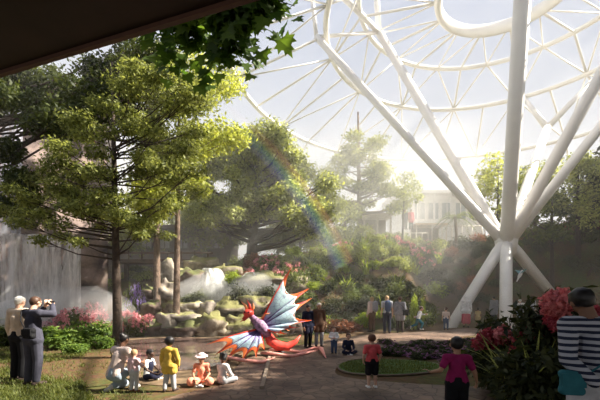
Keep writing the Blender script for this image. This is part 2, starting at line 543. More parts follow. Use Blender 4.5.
def water_sheet(name, x0, y0, x1, y1, z0, z1, bulge, parent=None, seed=0, mat=None, thick=.06):
    nu, nv = 40, 26; m = MB(); vs = []
    d = Vector((x1 - x0, y1 - y0, 0)); nrm = Vector((d.y, -d.x, 0)).normalized()
    for s in (0, 1):
        for j in range(nv + 1):
            for i in range(nu + 1):
                u = i / nu; v = j / nv
                p = Vector((x0, y0, 0)) + d * u
                p.z = lerp(z1, z0, v) + (.25 * noise.noise(Vector((u * 9, seed, 0))) if j == 0 else 0)
                o = bulge * (v ** .5) + .16 * noise.noise(Vector((u * 14, v * 1.5, seed))) + .08 * noise.noise(Vector((u * 40, v * 3, seed)))
                p += nrm * (o - s * thick)
                vs.append(p)
    k = (nu + 1) * (nv + 1); fs = []
    for j in range(nv):
        for i in range(nu):
            a = j * (nu + 1) + i
            fs.append((a, a + nu + 1, a + nu + 2, a + 1)); fs.append((k + a, k + a + 1, k + a + nu + 2, k + a + nu + 1))
    edge = [(0, i) for i in range(nu)]
    for i in range(nu):
        fs.append((i, i + 1, k + i + 1, k + i)); a = nv * (nu + 1) + i; fs.append((a + 1, a, k + a, k + a + 1))
    for j in range(nv):
        a = j * (nu + 1); fs.append((a + nu + 1, a, k + a, k + a + nu + 1)); a += nu; fs.append((a, a + nu + 1, k + a + nu + 1, k + a))
    m.add(vs, fs)
    return m.build(name, mat or fall_m, parent)


t = water_sheet('waterfall', -15.6, 13.35, -9.9, 16.3, -.05, 4.25, .45, seed=1)
tag(t, 'broad white curtain waterfall over the low rock ledge behind the photographing couple', 'waterfall')
t = water_sheet('waterfall', -18.6, 16.4, -13.9, 18.1, 3.6, 12.8, .4, seed=4, mat=fallmat('fall_thin', .0, .8, (.74, .76, .86), 3.0))
tag(t, 'tall thin waterfall down the upper cliff at the left edge', 'waterfall')

# ----------------------------------------------------------- shelter roof
rf = [(-3.378, 4.054), (-.553, 3.06), (9.0, -.30), (9.0, -6), (-14, -6), (-14, 7.80)]
wood = plain('dark_timber', (.018, .007, .005), .6, scale=2.5, var=.4)
ro = tag(flat_poly('ceiling', rf, 4.55, wood, .35), kind='structure')
kb = MB(); a = Vector((-14, 7.80, 4.36)); b = Vector((9, -.30, 4.36))
kb.tube([a, b], .06, 4); kb.box((a + b) / 2, ((b - a).length, .05, .40), Matrix.Rotation(math.atan2(b.y - a.y, b.x - a.x), 3, 'Z'))
tag(kb.build('trim_1', plain('fascia_timber', (.09, .04, .025), .5), smooth=False), kind='structure')

# --------------------------------------------------------------- glass dome
CX, CY = 11.8, 20.6
RINGS = [(3.65, 19.4, .24), (8.35, 19.8, .17), (10.3, 17.5, .17), (16.0, 15.3, .17), (21.5, 10.2, .15), (24.5, 3.0, .15)]
steel = plain('white_steel', (.86, .83, .77), .32, var=.04, scale=1.5, spec=.5)
dome = empty('dome_roof', (CX, CY, 0), kind='structure')


def dome_pt(i, az): r, z, _ = RINGS[i]; return Vector((r * math.cos(az), r * math.sin(az), z))


for i, (r, z, t) in enumerate(RINGS):
    m = MB(); n = 72
    vs = []; fs = []
    qa, qb = (0, 2 * PI) if i < 4 else (math.radians(-75), math.radians(138))
    for k in range(n + 1):
        q = lerp(qa, qb, k / n); c = Vector((r * math.cos(q), r * math.sin(q), z)); er = Vector((math.cos(q), math.sin(q), 0))
        for j in range(8):
            s = 2 * PI * j / 8; vs.append(c + er * t * math.cos(s) + Vector((0, 0, (t * 1.9 if i == 0 else t) * math.sin(s))))
    for k in range(n):
        for j in range(8):
            fs.append((k * 8 + j, (k + 1) * 8 + j, (k + 1) * 8 + (j + 1) % 8, k * 8 + (j + 1) % 8))
    m.add(vs, fs); m.build('ring_beam', steel, dome)
NR = 14
def member(name, a, b, r):
    m = MB(); m.tube([a, b], r, 7); m.build(name, steel, dome)
A0 = math.radians(31)
for k in range(NR):
    q = A0 + 2 * PI * k / NR; h = PI / NR
    m = MB(); m.tube([dome_pt(0, q), dome_pt(1, q), dome_pt(2, q)], .085, 7); m.build('rib', steel, dome)
    for s in (-1, 1):
        member('brace', dome_pt(0, q), dome_pt(1, q + s * h), .05)
        member('brace', dome_pt(1, q + s * h), dome_pt(2, q), .06)
for k in range(2 * NR):
    q = A0 + PI * k / NR; h = PI / NR / 2
    sk = -75 < (math.degrees(q) + 180) % 360 - 180 < 138
    m = MB(); m.tube([dome_pt(j, q) for j in ((2, 3, 4, 5) if sk else (2, 3))], .075, 7); m.build('rib', steel, dome)
    if k % 2 == 0:
        for s in (-2, 2): member('brace', dome_pt(2, q), dome_pt(3, q + s * h), .05)

gl, gnt, gout = nmat('clear_glazing')
a = gnt.nodes.new('ShaderNodeBsdfTransparent'); a.inputs[0].default_value = (.985, .99, .995, 1)
b = gnt.nodes.new('ShaderNodeBsdfGlossy'); b.inputs['Roughness'].default_value = .05
c = gnt.nodes.new('ShaderNodeMixShader'); c.inputs[0].default_value = .03
gnt.links.new(a.outputs[0], c.inputs[1]); gnt.links.new(b.outputs[0], c.inputs[2]); gnt.links.new(c.outputs[0], gout.inputs['Surface'])
vs = []; fs = []; n = 56
for (r, z, t) in RINGS:
    for k in range(n): q = 2 * PI * k / n; vs.append((r * math.cos(q), r * math.sin(q), z + t + .05))
for i in range(len(RINGS) - 1):
    for k in range(n):
        if i < 3 or -75 < (360 * k / n + 180) % 360 - 180 < 132: fs.append((i * n + k, i * n + (k + 1) % n, (i + 1) * n + (k + 1) % n, (i + 1) * n + k))
m = MB(); m.add(vs, fs); m.build('glazing', gl, dome)

# ------------------------------------------------------ branching column
colm = plain('column_steel', (.80, .77, .73), .35, var=.05, scale=1.2, spec=.5)
cl = empty('branching_column', (CX, CY, 0), 'giant white branching steel column with splayed legs carrying the glass dome', 'column')
HZ = 4.62
m = MB(); m.lathe([(.30, HZ - .75), (.50, HZ - .62), (.56, HZ - .2), (.60, HZ + .15), (.50, HZ + .45), (.2, HZ + .6)], n=24); m.build('hub', colm, cl)
for az, rad in ((209, 5.0), (240, 4.9), (14, 5.2)):
    d = Vector((math.cos(math.radians(az)), math.sin(math.radians(az)), 0))
    m = MB(); m.tube([d * .1 + Vector((0, 0, HZ)), d * .8 + Vector((0, 0, HZ - .55)), d * rad + Vector((0, 0, -.25))], [.34, .31, .27], 14)
    m.build('leg', colm, cl)


def arm(end, r0=.31, r1=.24, name='arm'):
    e = Vector(end); s = Vector((e.x, e.y, 0)).normalized() * .18 + Vector((0, 0, HZ + .1))
    m = MB(); m.tube([s, s.lerp(e, .06), e], [r0 * 1.15, r0, r1], 14); return m.build(name, colm, cl)


def polar(az, r, z): return Vector((r * math.cos(math.radians(az)), r * math.sin(math.radians(az)), z))


arm(polar(172, 10.9, 17.5), .27, .2)
arm(polar(147, 7.6, 19.7), .33, .26)
arm(polar(246, 8.6, 18.6), .36, .33)
arm(polar(300, 8.4, 18.6), .30, .24)
arm(polar(335, 9.6, 17.8), .28, .2)
bp_ = P(547, 128, 26) - Vector((CX, CY, 0))
arm(bp_, .32, .26)
for e in (P(523, 97, 28.9), P(600, 73, 26.2)):
    m = MB(); m.tube([bp_, e - Vector((CX, CY, 0))], [.22, .15], 12); m.build('branch', colm, cl)
# masts and ties above the two left arms
n1 = polar(172, 10.9, 17.5); n2 = polar(147, 7.6, 19.7); c0 = Vector((CX, CY, 0))
for a, b, r in ((n1, n1 + Vector((-.35, 0, 3.2)), .13), (n2, n2 + Vector((-.35, -.2, 4.2)), .20), (n1, n2, .11), (n2, P(338, -8, 21.5) - c0, .18)):
    m = MB(); m.tube([a, b], r, 10); m.build('tie', colm, cl)

# ------------------------------------------------------------------- haze
hb = MB(); hb.box((6, 42.5, 10), (120, 63, 24))
tag(hb.build('haze', volmat('haze', .0065, (1, .98, .95), .1), smooth=False), 'thin pale sunlit haze in the air of the garden behind the pond', 'haze', kind='stuff')
hb = MB(); hb.box((-20.5, 46.2, 5.4), (63, 50, 14.0))
tag(hb.build('far_haze', volmat('far_haze', .056, (1, .985, .95), .1), smooth=False), 'thicker bright haze round the oak and pine trees under the far dome edge', 'haze', kind='stuff')
# -------------------------------------------------------------- vegetation
def leaf_cloud(puffs, n_per, size, aspect=.5, shell=.45, up=.4, seed=0, flat=0.0, nface=2):
    """separate folded leaves filling ellipsoid puffs -> (N*4,3) corners"""
    rng = np.random.default_rng(seed); out = []
    for p in puffs:
        c = np.array(p[0], dtype=float); r = np.array(p[1] if hasattr(p[1], '__len__') else (p[1],) * 3, dtype=float)
        n = int(n_per * (p[2] if len(p) > 2 else 1.0))
        d = rng.normal(size=(n, 3)); d /= np.linalg.norm(d, axis=1)[:, None]
        k = (shell + (1 - shell) * rng.random(n) ** .7) * (1 + .18 * rng.normal(size=n))
        pos = c + d * r * k[:, None]
        nr = d * .6 + rng.normal(size=(n, 3)) * .55 + np.array([0, 0, up]); nr /= np.linalg.norm(nr, axis=1)[:, None]
        t = rng.normal(size=(n, 3)) + d * .5; t[:, 2] -= flat; t -= nr * (t * nr).sum(1)[:, None]; t /= np.linalg.norm(t, axis=1)[:, None]
        b = np.cross(nr, t); s = size * (.65 + .7 * rng.random(n))[:, None]
        v = np.stack([pos, pos + t * s * .5 + b * s * aspect * .5 + nr * s * .10, pos + t * s, pos + t * s * .5 - b * s * aspect * .5 + nr * s * .10], 1)
        out.append(v)
    return np.concatenate(out).reshape(-1, 3)


def blades(pos, length, width, lean, seed=0, bend=.5):
    """grass / strap leaves: one bent tapering blade of 3 quads each"""
    rng = np.random.default_rng(seed); pos = np.asarray(pos, dtype=float); n = len(pos)
    az = rng.random(n) * 2 * PI; ln = length * (.6 + .7 * rng.random(n)); le = lean * (.4 + .9 * rng.random(n))
    d = np.stack([np.cos(az), np.sin(az), np.zeros(n)], 1); s = np.stack([-np.sin(az), np.cos(az), np.zeros(n)], 1)
    def pt(k):
        a = le * (1 - bend + bend * k * 1.6)
        return pos + d * (ln * k * np.sin(a))[:, None] + np.array([0, 0, 1.]) * (ln * k * np.cos(a))[:, None]
    ks = (0, .38, .75, 1.0); ws = (.7, 1, .6, .04); q = []
    for i in range(3):
        a, b = pt(ks[i]), pt(ks[i + 1])
        q.append(np.stack([a - s * width * ws[i] / 2, a + s * width * ws[i] / 2, b + s * width * ws[i + 1] / 2, b - s * width * ws[i + 1] / 2], 1))
    return np.stack(q, 1).reshape(-1, 3)


def foliage(name, puffs, n_per, size, mat, parent, aspect=.5, shell=.45, up=.4, seed=0, flat=0.0):
    me = np_mesh(name, leaf_cloud(puffs, n_per, size, aspect, shell, up, seed, flat), 4)
    return link_mesh(name, me, mat, parent, smooth=False)


LF = {
    'cedar': leafmat('cedar_leaf', (.07, .09, .025), (.36, .39, .12), .45, (1.35, 1.3, .8)),
    'cedar_lit': leafmat('sun_tinted_leaf', (.22, .26, .05), (.58, .60, .17), .5),  # brighter copy of cedar, sunlight put into the leaf colour
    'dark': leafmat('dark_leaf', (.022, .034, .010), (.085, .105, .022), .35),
    'oak': leafmat('oak_leaf', (.15, .18, .065), (.50, .53, .21), .45),
    'pine': leafmat('pine_leaf', (.16, .18, .07), (.40, .42, .17), .45),
    'maple': leafmat('maple_leaf', (.035, .075, .014), (.12, .19, .04), .55, (1.5, 1.5, .6)),
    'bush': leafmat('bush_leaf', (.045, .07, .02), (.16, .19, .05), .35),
    'bushdark': leafmat('shade_tinted_leaf', (.022, .032, .014), (.075, .085, .03), .3),  # darker copy of bush, shade put into the leaf colour
    'bushlime': leafmat('lime_leaf', (.16, .22, .03), (.42, .50, .08), .45),
    'fern': leafmat('fern_leaf', (.06, .12, .025), (.20, .28, .06), .45),
    'grass': leafmat('grass_blade', (.045, .065, .014), (.15, .165, .04), .4),
    'drygrass': leafmat('dry_grass', (.18, .12, .03), (.36, .25, .08), .35),
    'pink': leafmat('pink_petal', (.62, .22, .26), (.92, .52, .54), .4, (1.2, 1, 1)),
    'red': leafmat('red_petal', (.30, .03, .05), (.62, .14, .17), .35, (1.2, .9, .9)),
    'coral': leafmat('coral_petal', (.55, .14, .16), (.90, .40, .38), .4, (1.2, .9, .9)),
    'purple': leafmat('purple_petal', (.22, .09, .20), (.52, .28, .42), .35, (1.1, 1, 1.1)),
    'lilac': leafmat('lilac_petal', (.35, .25, .65), (.62, .50, .85), .4, (1.1, 1, 1.1)),
    'rust': leafmat('rust_leaf', (.18, .06, .03), (.36, .16, .08), .35, (1.2, 1, .8)),
    'palm': leafmat('palm_leaf', (.06, .09, .03), (.20, .23, .08), .35),
}
bark_d = rockmat('bark_dark', (.030, .020, .014), (.085, .055, .038), (.06, .06, .03), .0, 9)
bark_l = rockmat('bark_pale', (.10, .065, .045), (.26, .18, .13), (.1, .1, .05), .0, 7)


def tree(name, label, base, top, r0, puffs, leaf, n_per, size, bark=bark_d, cat='tree', group=None, seed=1, aspect=.5, flat=0.0, limbs=True, bend=0.0, limb_r=.3, up=.4, shell=.45):
    """trunk with limbs out to each puff of leaves; all points are world, stored about the base"""
    base = Vector(base); top = Vector(top); t = empty(name, base, label, cat, group)
    rnd = random.Random(seed); H = (top - base)
    def ax(k): return H * k + Vector((bend * math.sin(k * 5 + seed), bend * math.cos(k * 4 + seed), 0)) * k
    m = MB(); n = 9
    m.tube([Vector((0, 0, -.25))] + [ax(k / n) for k in range(n + 1)], [r0 * 1.45] + [r0 * (1.12 if k == 0 else 1) * lerp(1, .25, k / n) for k in range(n + 1)], 10)
    if limbs:
        for p in puffs:
            c = Vector(p[0]) - base; zr = max(.18, min(.96, (c.z - .25 * Vector((c.x - H.x, c.y - H.y, 0)).length) / H.z))
            s = ax(zr); mid = s.lerp(c, .5) + Vector((rnd.uniform(-.1, .1), rnd.uniform(-.1, .1), -.08 * (c - s).length + rnd.uniform(0, .15)))
            rr = r0 * limb_r * lerp(1, .5, zr)
            m.tube([s, mid, c], [rr, rr * .6, rr * .25], 6)
            for q in range(3):
                e = c + Vector((rnd.uniform(-1, 1), rnd.uniform(-1, 1), rnd.uniform(-.5, .8))) * (p[1] if not hasattr(p[1], '__len__') else p[1][0]) * .8
                m.tube([mid.lerp(c, .5), e], [rr * .3, rr * .1], 4)
    m.build('trunk', bark, t)
    pf = [((Vector(p[0]) - base), *p[1:]) for p in puffs]
    foliage('foliage', pf, n_per, size, leaf, t, aspect, shell, up, seed, flat)
    return t


def px_puffs(spec, Y, seed, dy=1.5, rs=1.0, flat=.8):
    """crown masses: (column, row, radius in columns, weight) spread in depth about Y"""
    rnd = random.Random(seed); out = []
    for s in spec:
        y = Y + rnd.uniform(-dy, dy) if len(s) < 5 else Y + s[4]
        c = P(s[0], s[1], y); r = s[2] / F * y * rs
        out.append((c, (r, r * .9, r * flat), (s[3] if len(s) > 3 else 1)))
    return out


def fill_puffs(outline, Y, n, rlo, rhi, seed, dy=1.5, flat=.75):
    """random masses within a picture-plane outline given as (col,row) polygon, real depth spread"""
    rnd = random.Random(seed); out = []; xs = [p[0] for p in outline]; ys = [p[1] for p in outline]
    def inside(x, y):
        r = False; k = len(outline)
        for i in range(k):
            (x1, y1), (x2, y2) = outline[i], outline[(i + 1) % k]
            if (y1 > y) != (y2 > y) and x < (x2 - x1) * (y - y1) / (y2 - y1) + x1: r = not r
        return r
    while len(out) < n:
        x = rnd.uniform(min(xs), max(xs)); y = rnd.uniform(min(ys), max(ys))
        if inside(x, y):
            yy = Y + rnd.uniform(-dy, dy); q = rnd.uniform(rlo, rhi) / F * yy
            out.append((P(x, y, yy), (q, q, q * flat), q * q))
    return out


# the tall tree beside the crouching woman
tb = on(118, 11.9); tt = P(112, 62, 12.0)
o1 = [(62, 120), (95, 70), (150, 60), (190, 75), (215, 95), (190, 150), (200, 190), (160, 225), (128, 235), (95, 215), (60, 250), (42, 240), (55, 215), (10, 235), (5, 205), (40, 180), (45, 150)]
XT = [(12, 190, 12), (28, 200, 14), (45, 214, 13), (62, 236, 11), (40, 240, 10), (18, 222, 12), (70, 195, 14), (86, 212, 13), (78, 242, 10), (100, 226, 12), (30, 180, 12), (55, 185, 13), (2, 210, 12), (150, 215, 13), (175, 200, 14), (165, 235, 10), (140, 235, 10)]
pf = px_puffs([(a, b, c, (c / F * 12) ** 2) for a, b, c in XT], 12.0, 31, 1.6, 1, .5)
pf += fill_puffs(o1, 12.0, 84, 10, 18, 3, 2.3, .5)
tree('tall_tree', 'tall slender dark trunked tree with feathery yellow green layers beside the crouching woman', tb, tt, .155, pf, LF['cedar'], 2000, .115, seed=5, aspect=.42, limb_r=.28, shell=.3, up=.5)

o2 = [(-20, 60), (30, 75), (80, 70), (130, 40), (170, 30), (165, 75), (120, 110), (75, 125), (40, 135), (30, 90), (-20, 110)]
pf = fill_puffs(o2, 13.5, 46, 14, 24, 11, 1.6, .7)
pf += px_puffs([(-35, 90, 26), (-45, 60, 26), (-20, 70, 20), (8, 150, 14), (20, 180, 16), (2, 205, 12), (30, 205, 12)], 14, 4)
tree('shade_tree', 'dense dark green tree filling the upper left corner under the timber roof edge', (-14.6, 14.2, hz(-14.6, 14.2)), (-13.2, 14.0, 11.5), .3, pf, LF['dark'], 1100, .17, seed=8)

o3 = [(150, 70), (175, 40), (205, 55), (235, 90), (250, 120), (232, 150), (205, 165), (190, 215), (165, 238), (140, 225), (150, 160)]
pf = fill_puffs(o3, 15.6, 34, 13, 22, 21, 1.8, .7)
tree('sunlit_tree', 'bright sunlit yellow green tree with pale slim trunk rising behind the pond rocks', on(176, 15.2), P(180, 70, 15.6), .16, pf, LF['cedar_lit'], 900, .17, bark_l, seed=13)
pf = fill_puffs([(135, 60), (180, 50), (170, 130), (185, 190), (140, 215), (120, 150)], 17.5, 18, 12, 20, 22, 1.2, .7)
tree('slim_tree', 'slim brown trunk tree standing just left of the pale trunk tree above the rocks', on(157, 17.4), P(156, 80, 17.5), .19, pf, LF['cedar'], 700, .18, bark_l, seed=14)

# the big oak
ob = on(252, 23.5)
o4 = [(188, 200), (200, 165), (225, 140), (255, 118), (285, 130), (300, 160), (322, 175), (338, 205), (332, 232), (305, 234), (270, 218), (235, 220), (205, 228), (190, 222)]
pf = fill_puffs(o4, 23.5, 120, 9, 15, 31, 3.4, .8)
tree('spreading_oak', 'broad round crowned oak with thick trunk, its right side crossed by the rainbow', ob, P(255, 165, 23.5), .42, pf, LF['oak'], 1000, .21, bark_d, seed=17, bend=.25, limb_r=.35, shell=.25)

# the hazy pine
o5 = [(352, 112), (365, 112), (382, 145), (398, 185), (408, 215), (380, 205), (355, 212), (325, 205), (322, 175), (335, 145)]
pf = fill_puffs(o5, 29, 60, 6, 11, 41, 2.0, .5)
tree('hazy_pine', 'tall pale hazy pine tree standing right of the oak before the glass dome', on(360, 29), P(358, 112, 29), .26, pf, LF['pine'], 520, .22, bark_l, seed=19, shell=.3)
o6 = [(392, 185), (405, 172), (418, 182), (418, 200), (405, 215), (388, 212)]
pf = fill_puffs(o6, 27.5, 14, 6, 9, 43, 1.0, .6)
tree('small_tree', 'small slim leaning tree between the hazy pine and the column arms', on(402, 27.5), P(405, 178, 27.5), .09, pf, LF['oak'], 320, .2, bark_d, seed=20)
for i, (cx_, top_, base_, wd_, Y, lf, lab) in enumerate([
        (345, 195, 255, 26, 27, 'oak', 'rounded pale green tree at the foot of the hazy pine'),
        (205, 195, 262, 24, 25.5, 'pine', 'hazy rounded tree at the left foot of the oak'),
        (300, 205, 262, 24, 27.5, 'pine', 'hazy rounded tree behind the rainbow foot'),
        (498, 155, 232, 26, 25.0, 'cedar_lit', 'light green tree seen between the upright column arms'),
        (535, 160, 232, 24, 25.6, 'oak', 'leafy green tree just right of the upright column arm'),
        (578, 152, 240, 26, 23.0, 'oak', 'rounded dark green tree on the right hillside under the lowest arm'),
        (604, 160, 255, 24, 21.5, 'oak', 'dark green tree cut by the right picture edge above the striped visitor'),
        (552, 185, 252, 26, 22.8, 'bush', 'low very dark spreading tree left of the right edge on the hillside'),
        (230, 215, 262, 26, 28, 'oak', 'hazy tree seen beneath the oak crown left of its trunk'),
        (278, 225, 262, 20, 29, 'pine', 'hazy tree seen beneath the oak crown right of its trunk'),
        (130, 200, 268, 26, 24.5, 'pine', 'hazy tree behind the footbridge just right of the tall dark trunk'),
        (172, 195, 266, 24, 27.0, 'oak', 'hazy tree behind the footbridge and the two slim trunks'),
        (322, 195, 258, 20, 25.5, 'oak', 'hazy olive tree filling the gap between oak and pine')]):
    oo = [(cx_ - wd_ * .6, top_ + 12), (cx_, top_), (cx_ + wd_ * .6, top_ + 10), (cx_ + wd_, (top_ + base_) / 2), (cx_ + wd_ * .6, base_ - 14), (cx_ - wd_ * .6, base_ - 14), (cx_ - wd_, (top_ + base_) / 2)]
    pf = fill_puffs(oo, Y, 22, 7, 12, 50 + i, 1.4, .65)
    b = on(cx_, Y)
    tree('garden_tree', lab, b, P(cx_, top_ + 12, Y), .16, pf, LF[lf], 330, .22, bark_d, seed=60 + i, group='trees on the garden slopes')

# trees added unseen right of frame to shade path and legs; labelled one shows
for i, (x, y, r, z0, z1, k, lf, lab) in enumerate([
        (13.2, 10.7, 2.3, 2.6, 12.0, 80, 'dark', None), (12.0, 8.4, 2.5, 2.0, 11.6, 80, 'dark', None), (9.6, 5.8, 2.7, 2.2, 11.5, 40, 'dark', None), (8.6, 2.8, 2.7, 2.5, 10.5, 30, 'dark', None),
        (15.0, 10.4, 2.2, 3.0, 15.0, 40, 'dark', None), (13.4, 8.0, 2.6, 4.0, 16.0, 30, 'dark', None), (12.8, 4.6, 2.8, 3.0, 16.0, 30, 'dark', None),
        (20.8, 20.8, 2.3, 3.0, 14.2, 84, 'bushdark', None),
        (22.8, 24.0, 2.8, 5.0, 14.5, 44, 'bushdark', None), (20.6, 24.0, 1.9, 5.0, 10.5, 36, 'bushdark', 'tall very dark tree at the right picture edge behind the striped visitor'),
        (18.4, 17.4, 2.2, 2.6, 13.0, 60, 'bushdark', None), (24.5, 20.2, 3.0, 5.0, 15.5, 44, 'bushdark', None)]):
    rnd = random.Random(90 + i); pf = []
    for q in range(k):
        d = Vector((rnd.gauss(0, 1), rnd.gauss(0, 1), rnd.gauss(0, 1))).normalized() * rnd.uniform(.3, .95)
        pf.append((Vector((x, y, (z0 + z1) / 2)) + Vector((d.x * r, d.y * r, d.z * (z1 - z0) / 2)), rnd.uniform(.65, 1.05), 1))
    if i == 3: pf += [(Vector((rnd.uniform(-4.5, 8), rnd.uniform(-.5, 3.9), rnd.uniform(8.0, 10.0))), rnd.uniform(.8, 1.15), 1.4) for q in range(80)]  # overhead leaf masses added out of view to cut sky light on the foreground
    tree('shade_tree', lab or 'unseen dark leafy tree added beyond the right picture edge to shade the path', (x, y, hz(x, y)), (x, y, z1 - .6), .22, pf, LF[lf], 400, .3, seed=95 + i, group=None if lab else 'added trees shading the path')

# palm on the terrace
pb = on(456, 28.3); pt_ = P(455, 216, 28.3)
pm = empty('palm_tree', pb, 'small palm with arching fronds on the terrace left of the column', 'tree')
m = MB(); m.tube([Vector((0, 0, -.2)), (pt_ - pb) * .5 + Vector((.06, 0, 0)), pt_ - pb], [.15, .12, .11], 8); m.build('trunk', bark_l, pm)
for k in range(15):
    az = 2 * PI * k / 15 + .3 * math.sin(k * 7); el = .9 - .5 * (k % 3); q = []; c0 = pt_ - pb
    d = Vector((math.cos(az), math.sin(az), 0)); sd = Vector((-d.y, d.x, 0)); pr = []
    for j in range(9):
        u = j / 8; pr.append(c0 + d * 1.7 * u * math.cos(el * .6) + Vector((0, 0, 1.7 * (u * math.sin(el) - 1.0 * u * u))))
    for j in range(1, 9):
        for s in (-1, 1):
            for h in (0, .5):
                p = pr[j - 1].lerp(pr[j], h); tip = p + sd * s * .42 * math.sin(PI * min(1, j / 9 + .08)) + d * .2 + Vector((0, 0, -.14))
                q += [p, p.lerp(tip, .5) + d * .035, tip, p.lerp(tip, .5) - d * .035]
    f = link_mesh('frond', np_mesh('frond', np.array([tuple(v) for v in q]), 4), LF['palm'], pm, smooth=False)

# overhanging maple, near, top
MAPLE = [(0, 0), (.16, .02), (.42, -.10), (.36, .10), (.62, .22), (.46, .30), (.55, .52), (.32, .44), (.22, .50), (.28, .74), (.13, .70), (0, 1.0)]
MAPLE = MAPLE + [(-x, y) for x, y in MAPLE[-2:0:-1]]
mb_ = empty('maple_branch', P(185, -60, 4.9), 'overhanging maple branch with broad lobed green leaves hanging below the timber roof edge', 'branch')
org = Vector(mb_.location); m = MB(); tw = []
rnd = random.Random(4)
main = [(P(140, -90, 5.2)), P(185, -45, 4.9), P(215, -15, 4.8), P(240, 8, 4.6)]
m.tube([p - org for p in main], [.06, .045, .03, .012], 7)
tips = [(295, 6, 4.6), (275, 20, 4.5), (250, 20, 4.6), (235, 12, 4.8), (222, 30, 4.7), (240, 50, 4.6), (246, 62, 4.7), (215, 45, 4.9), (205, 68, 4.9), (185, 30, 5.0), (170, 60, 5.1), (190, 10, 4.6),
        (262, 2, 4.6), (212, 8, 4.5), (228, 60, 4.8), (195, 52, 5.0), (180, 15, 5.1), (160, 40, 5.2), (200, 25, 4.9), (168, 72, 5.3), (182, 74, 5.2), (155, 58, 5.3), (160, 30, 5.2), (192, 38, 4.9), (145, 42, 5.3), (205, 78, 5.0), (285, -6, 4.5), (255, -4, 4.5), (238, 36, 4.9), (176, 44, 4.9), (158, 20, 5)]
lv = []
for (a, b, Y) in tips:
    e = P(a, b, Y); s = min(main, key=lambda q: (q - e).length)
    mid = s.lerp(e, .5) + Vector((0, 0, .12)); m.tube([s - org, mid - org, e - org], [.014, .009, .004], 5)
    for k in range(15):
        u = rnd.uniform(.35, 1.05); c = s.lerp(mid, u * 2) if u < .5 else mid.lerp(e, u * 2 - 1)
        c = c + Vector((rnd.gauss(0, .10), rnd.gauss(0, .12), rnd.gauss(0, .09)))
        size = rnd.uniform(.17, .27)
        nrm = Vector((rnd.gauss(0, .45), -.75 + rnd.gauss(0, .4), .55 + rnd.gauss(0, .3))).normalized()
        t = Vector((rnd.gauss(0, .6), rnd.gauss(0, .3), -1)); t = (t - nrm * t.dot(nrm)).normalized(); s_ = nrm.cross(t)
        lv.append([c - org + (s_ * x + t * y + nrm * (.12 * abs(x) - .15 * y * y)) * size for x, y in MAPLE])
m.build('twigs', bark_d, mb_)
n = len(MAPLE); me = bpy.data.meshes.new('leaves')
me.from_pydata([tuple(v) for l in lv for v in l], [], [tuple(range(i * n, i * n + n)) for i in range(len(lv))])
link_mesh('leaves', me, LF['maple'], mb_, smooth=False)['kind'] = 'stuff'

# ------------------------------------------------------------------- shrubs
def bush_mesh(seed, leaf_n=420, size=.12, flat=.8, k=7):
    rnd = random.Random(seed); pf = []
    for i in range(k):
        a = rnd.uniform(0, 2 * PI); q = rnd.uniform(0, .62)
        pf.append(((q * math.cos(a), q * math.sin(a), rnd.uniform(.25, .72) * flat), rnd.uniform(.26, .42), 1))
    return leaf_cloud(pf, leaf_n // k * 2, size, .5, .35, .5, seed)


def stems_mesh(seed):
    rnd = random.Random(seed); m = MB()
    for i in range(6):
        a = rnd.uniform(0, 2 * PI); e = Vector((.45 * math.cos(a), .45 * math.sin(a), .5))
        m.tube([Vector((0, 0, -.15)), e * .5 + Vector((0, 0, .05)), e], [.035, .025, .01], 5)
    return m.mesh('stems')


BUSH = {}


def bush(px, Y, w, h, leaf, label, name='shrub', cat='shrub', group=None, flower=None, seed=0, loc=None, size=.12, fl_n=0, nleaf=700):
    """w, h in metres; flower = (petal material, count)"""
    key = (leaf, seed % 4, size)
    if key not in BUSH:
        BUSH[key] = (np_mesh('foliage', bush_mesh(hash((leaf, seed % 4)) % 999 if False else seed % 4 + len(leaf) * 7, nleaf, size), 4), stems_mesh(seed))
        BUSH[key][0].materials.append(LF[leaf]); BUSH[key][1].materials.append(bark_d)
    p = Vector(loc) if loc is not None else on(px, Y)
    t = empty(name, p, label, cat, group, rz=seed * 1.3); t.scale = (w, w, h)
    for nm, me in zip(('foliage', 'stems'), BUSH[key]):
        o = bpy.data.objects.new(nm, me); COL.objects.link(o); o.parent = t
    if flower:
        rnd = random.Random(seed + 70); pf = []
        for i in range(fl_n or 40):
            d = Vector((rnd.gauss(0, 1), rnd.gauss(0, 1), abs(rnd.gauss(0, .8)))).normalized()
            pf.append(((d.x * .82, d.y * .82, .15 + d.z * .68), rnd.uniform(.06, .12), 1))
        me = np_mesh('blossoms', leaf_cloud(pf, 26, .085, .75, .2, .3, seed + 3), 4)
        link_mesh('blossoms', me, LF[flower], t, smooth=False)['kind'] = 'stuff'
    return t


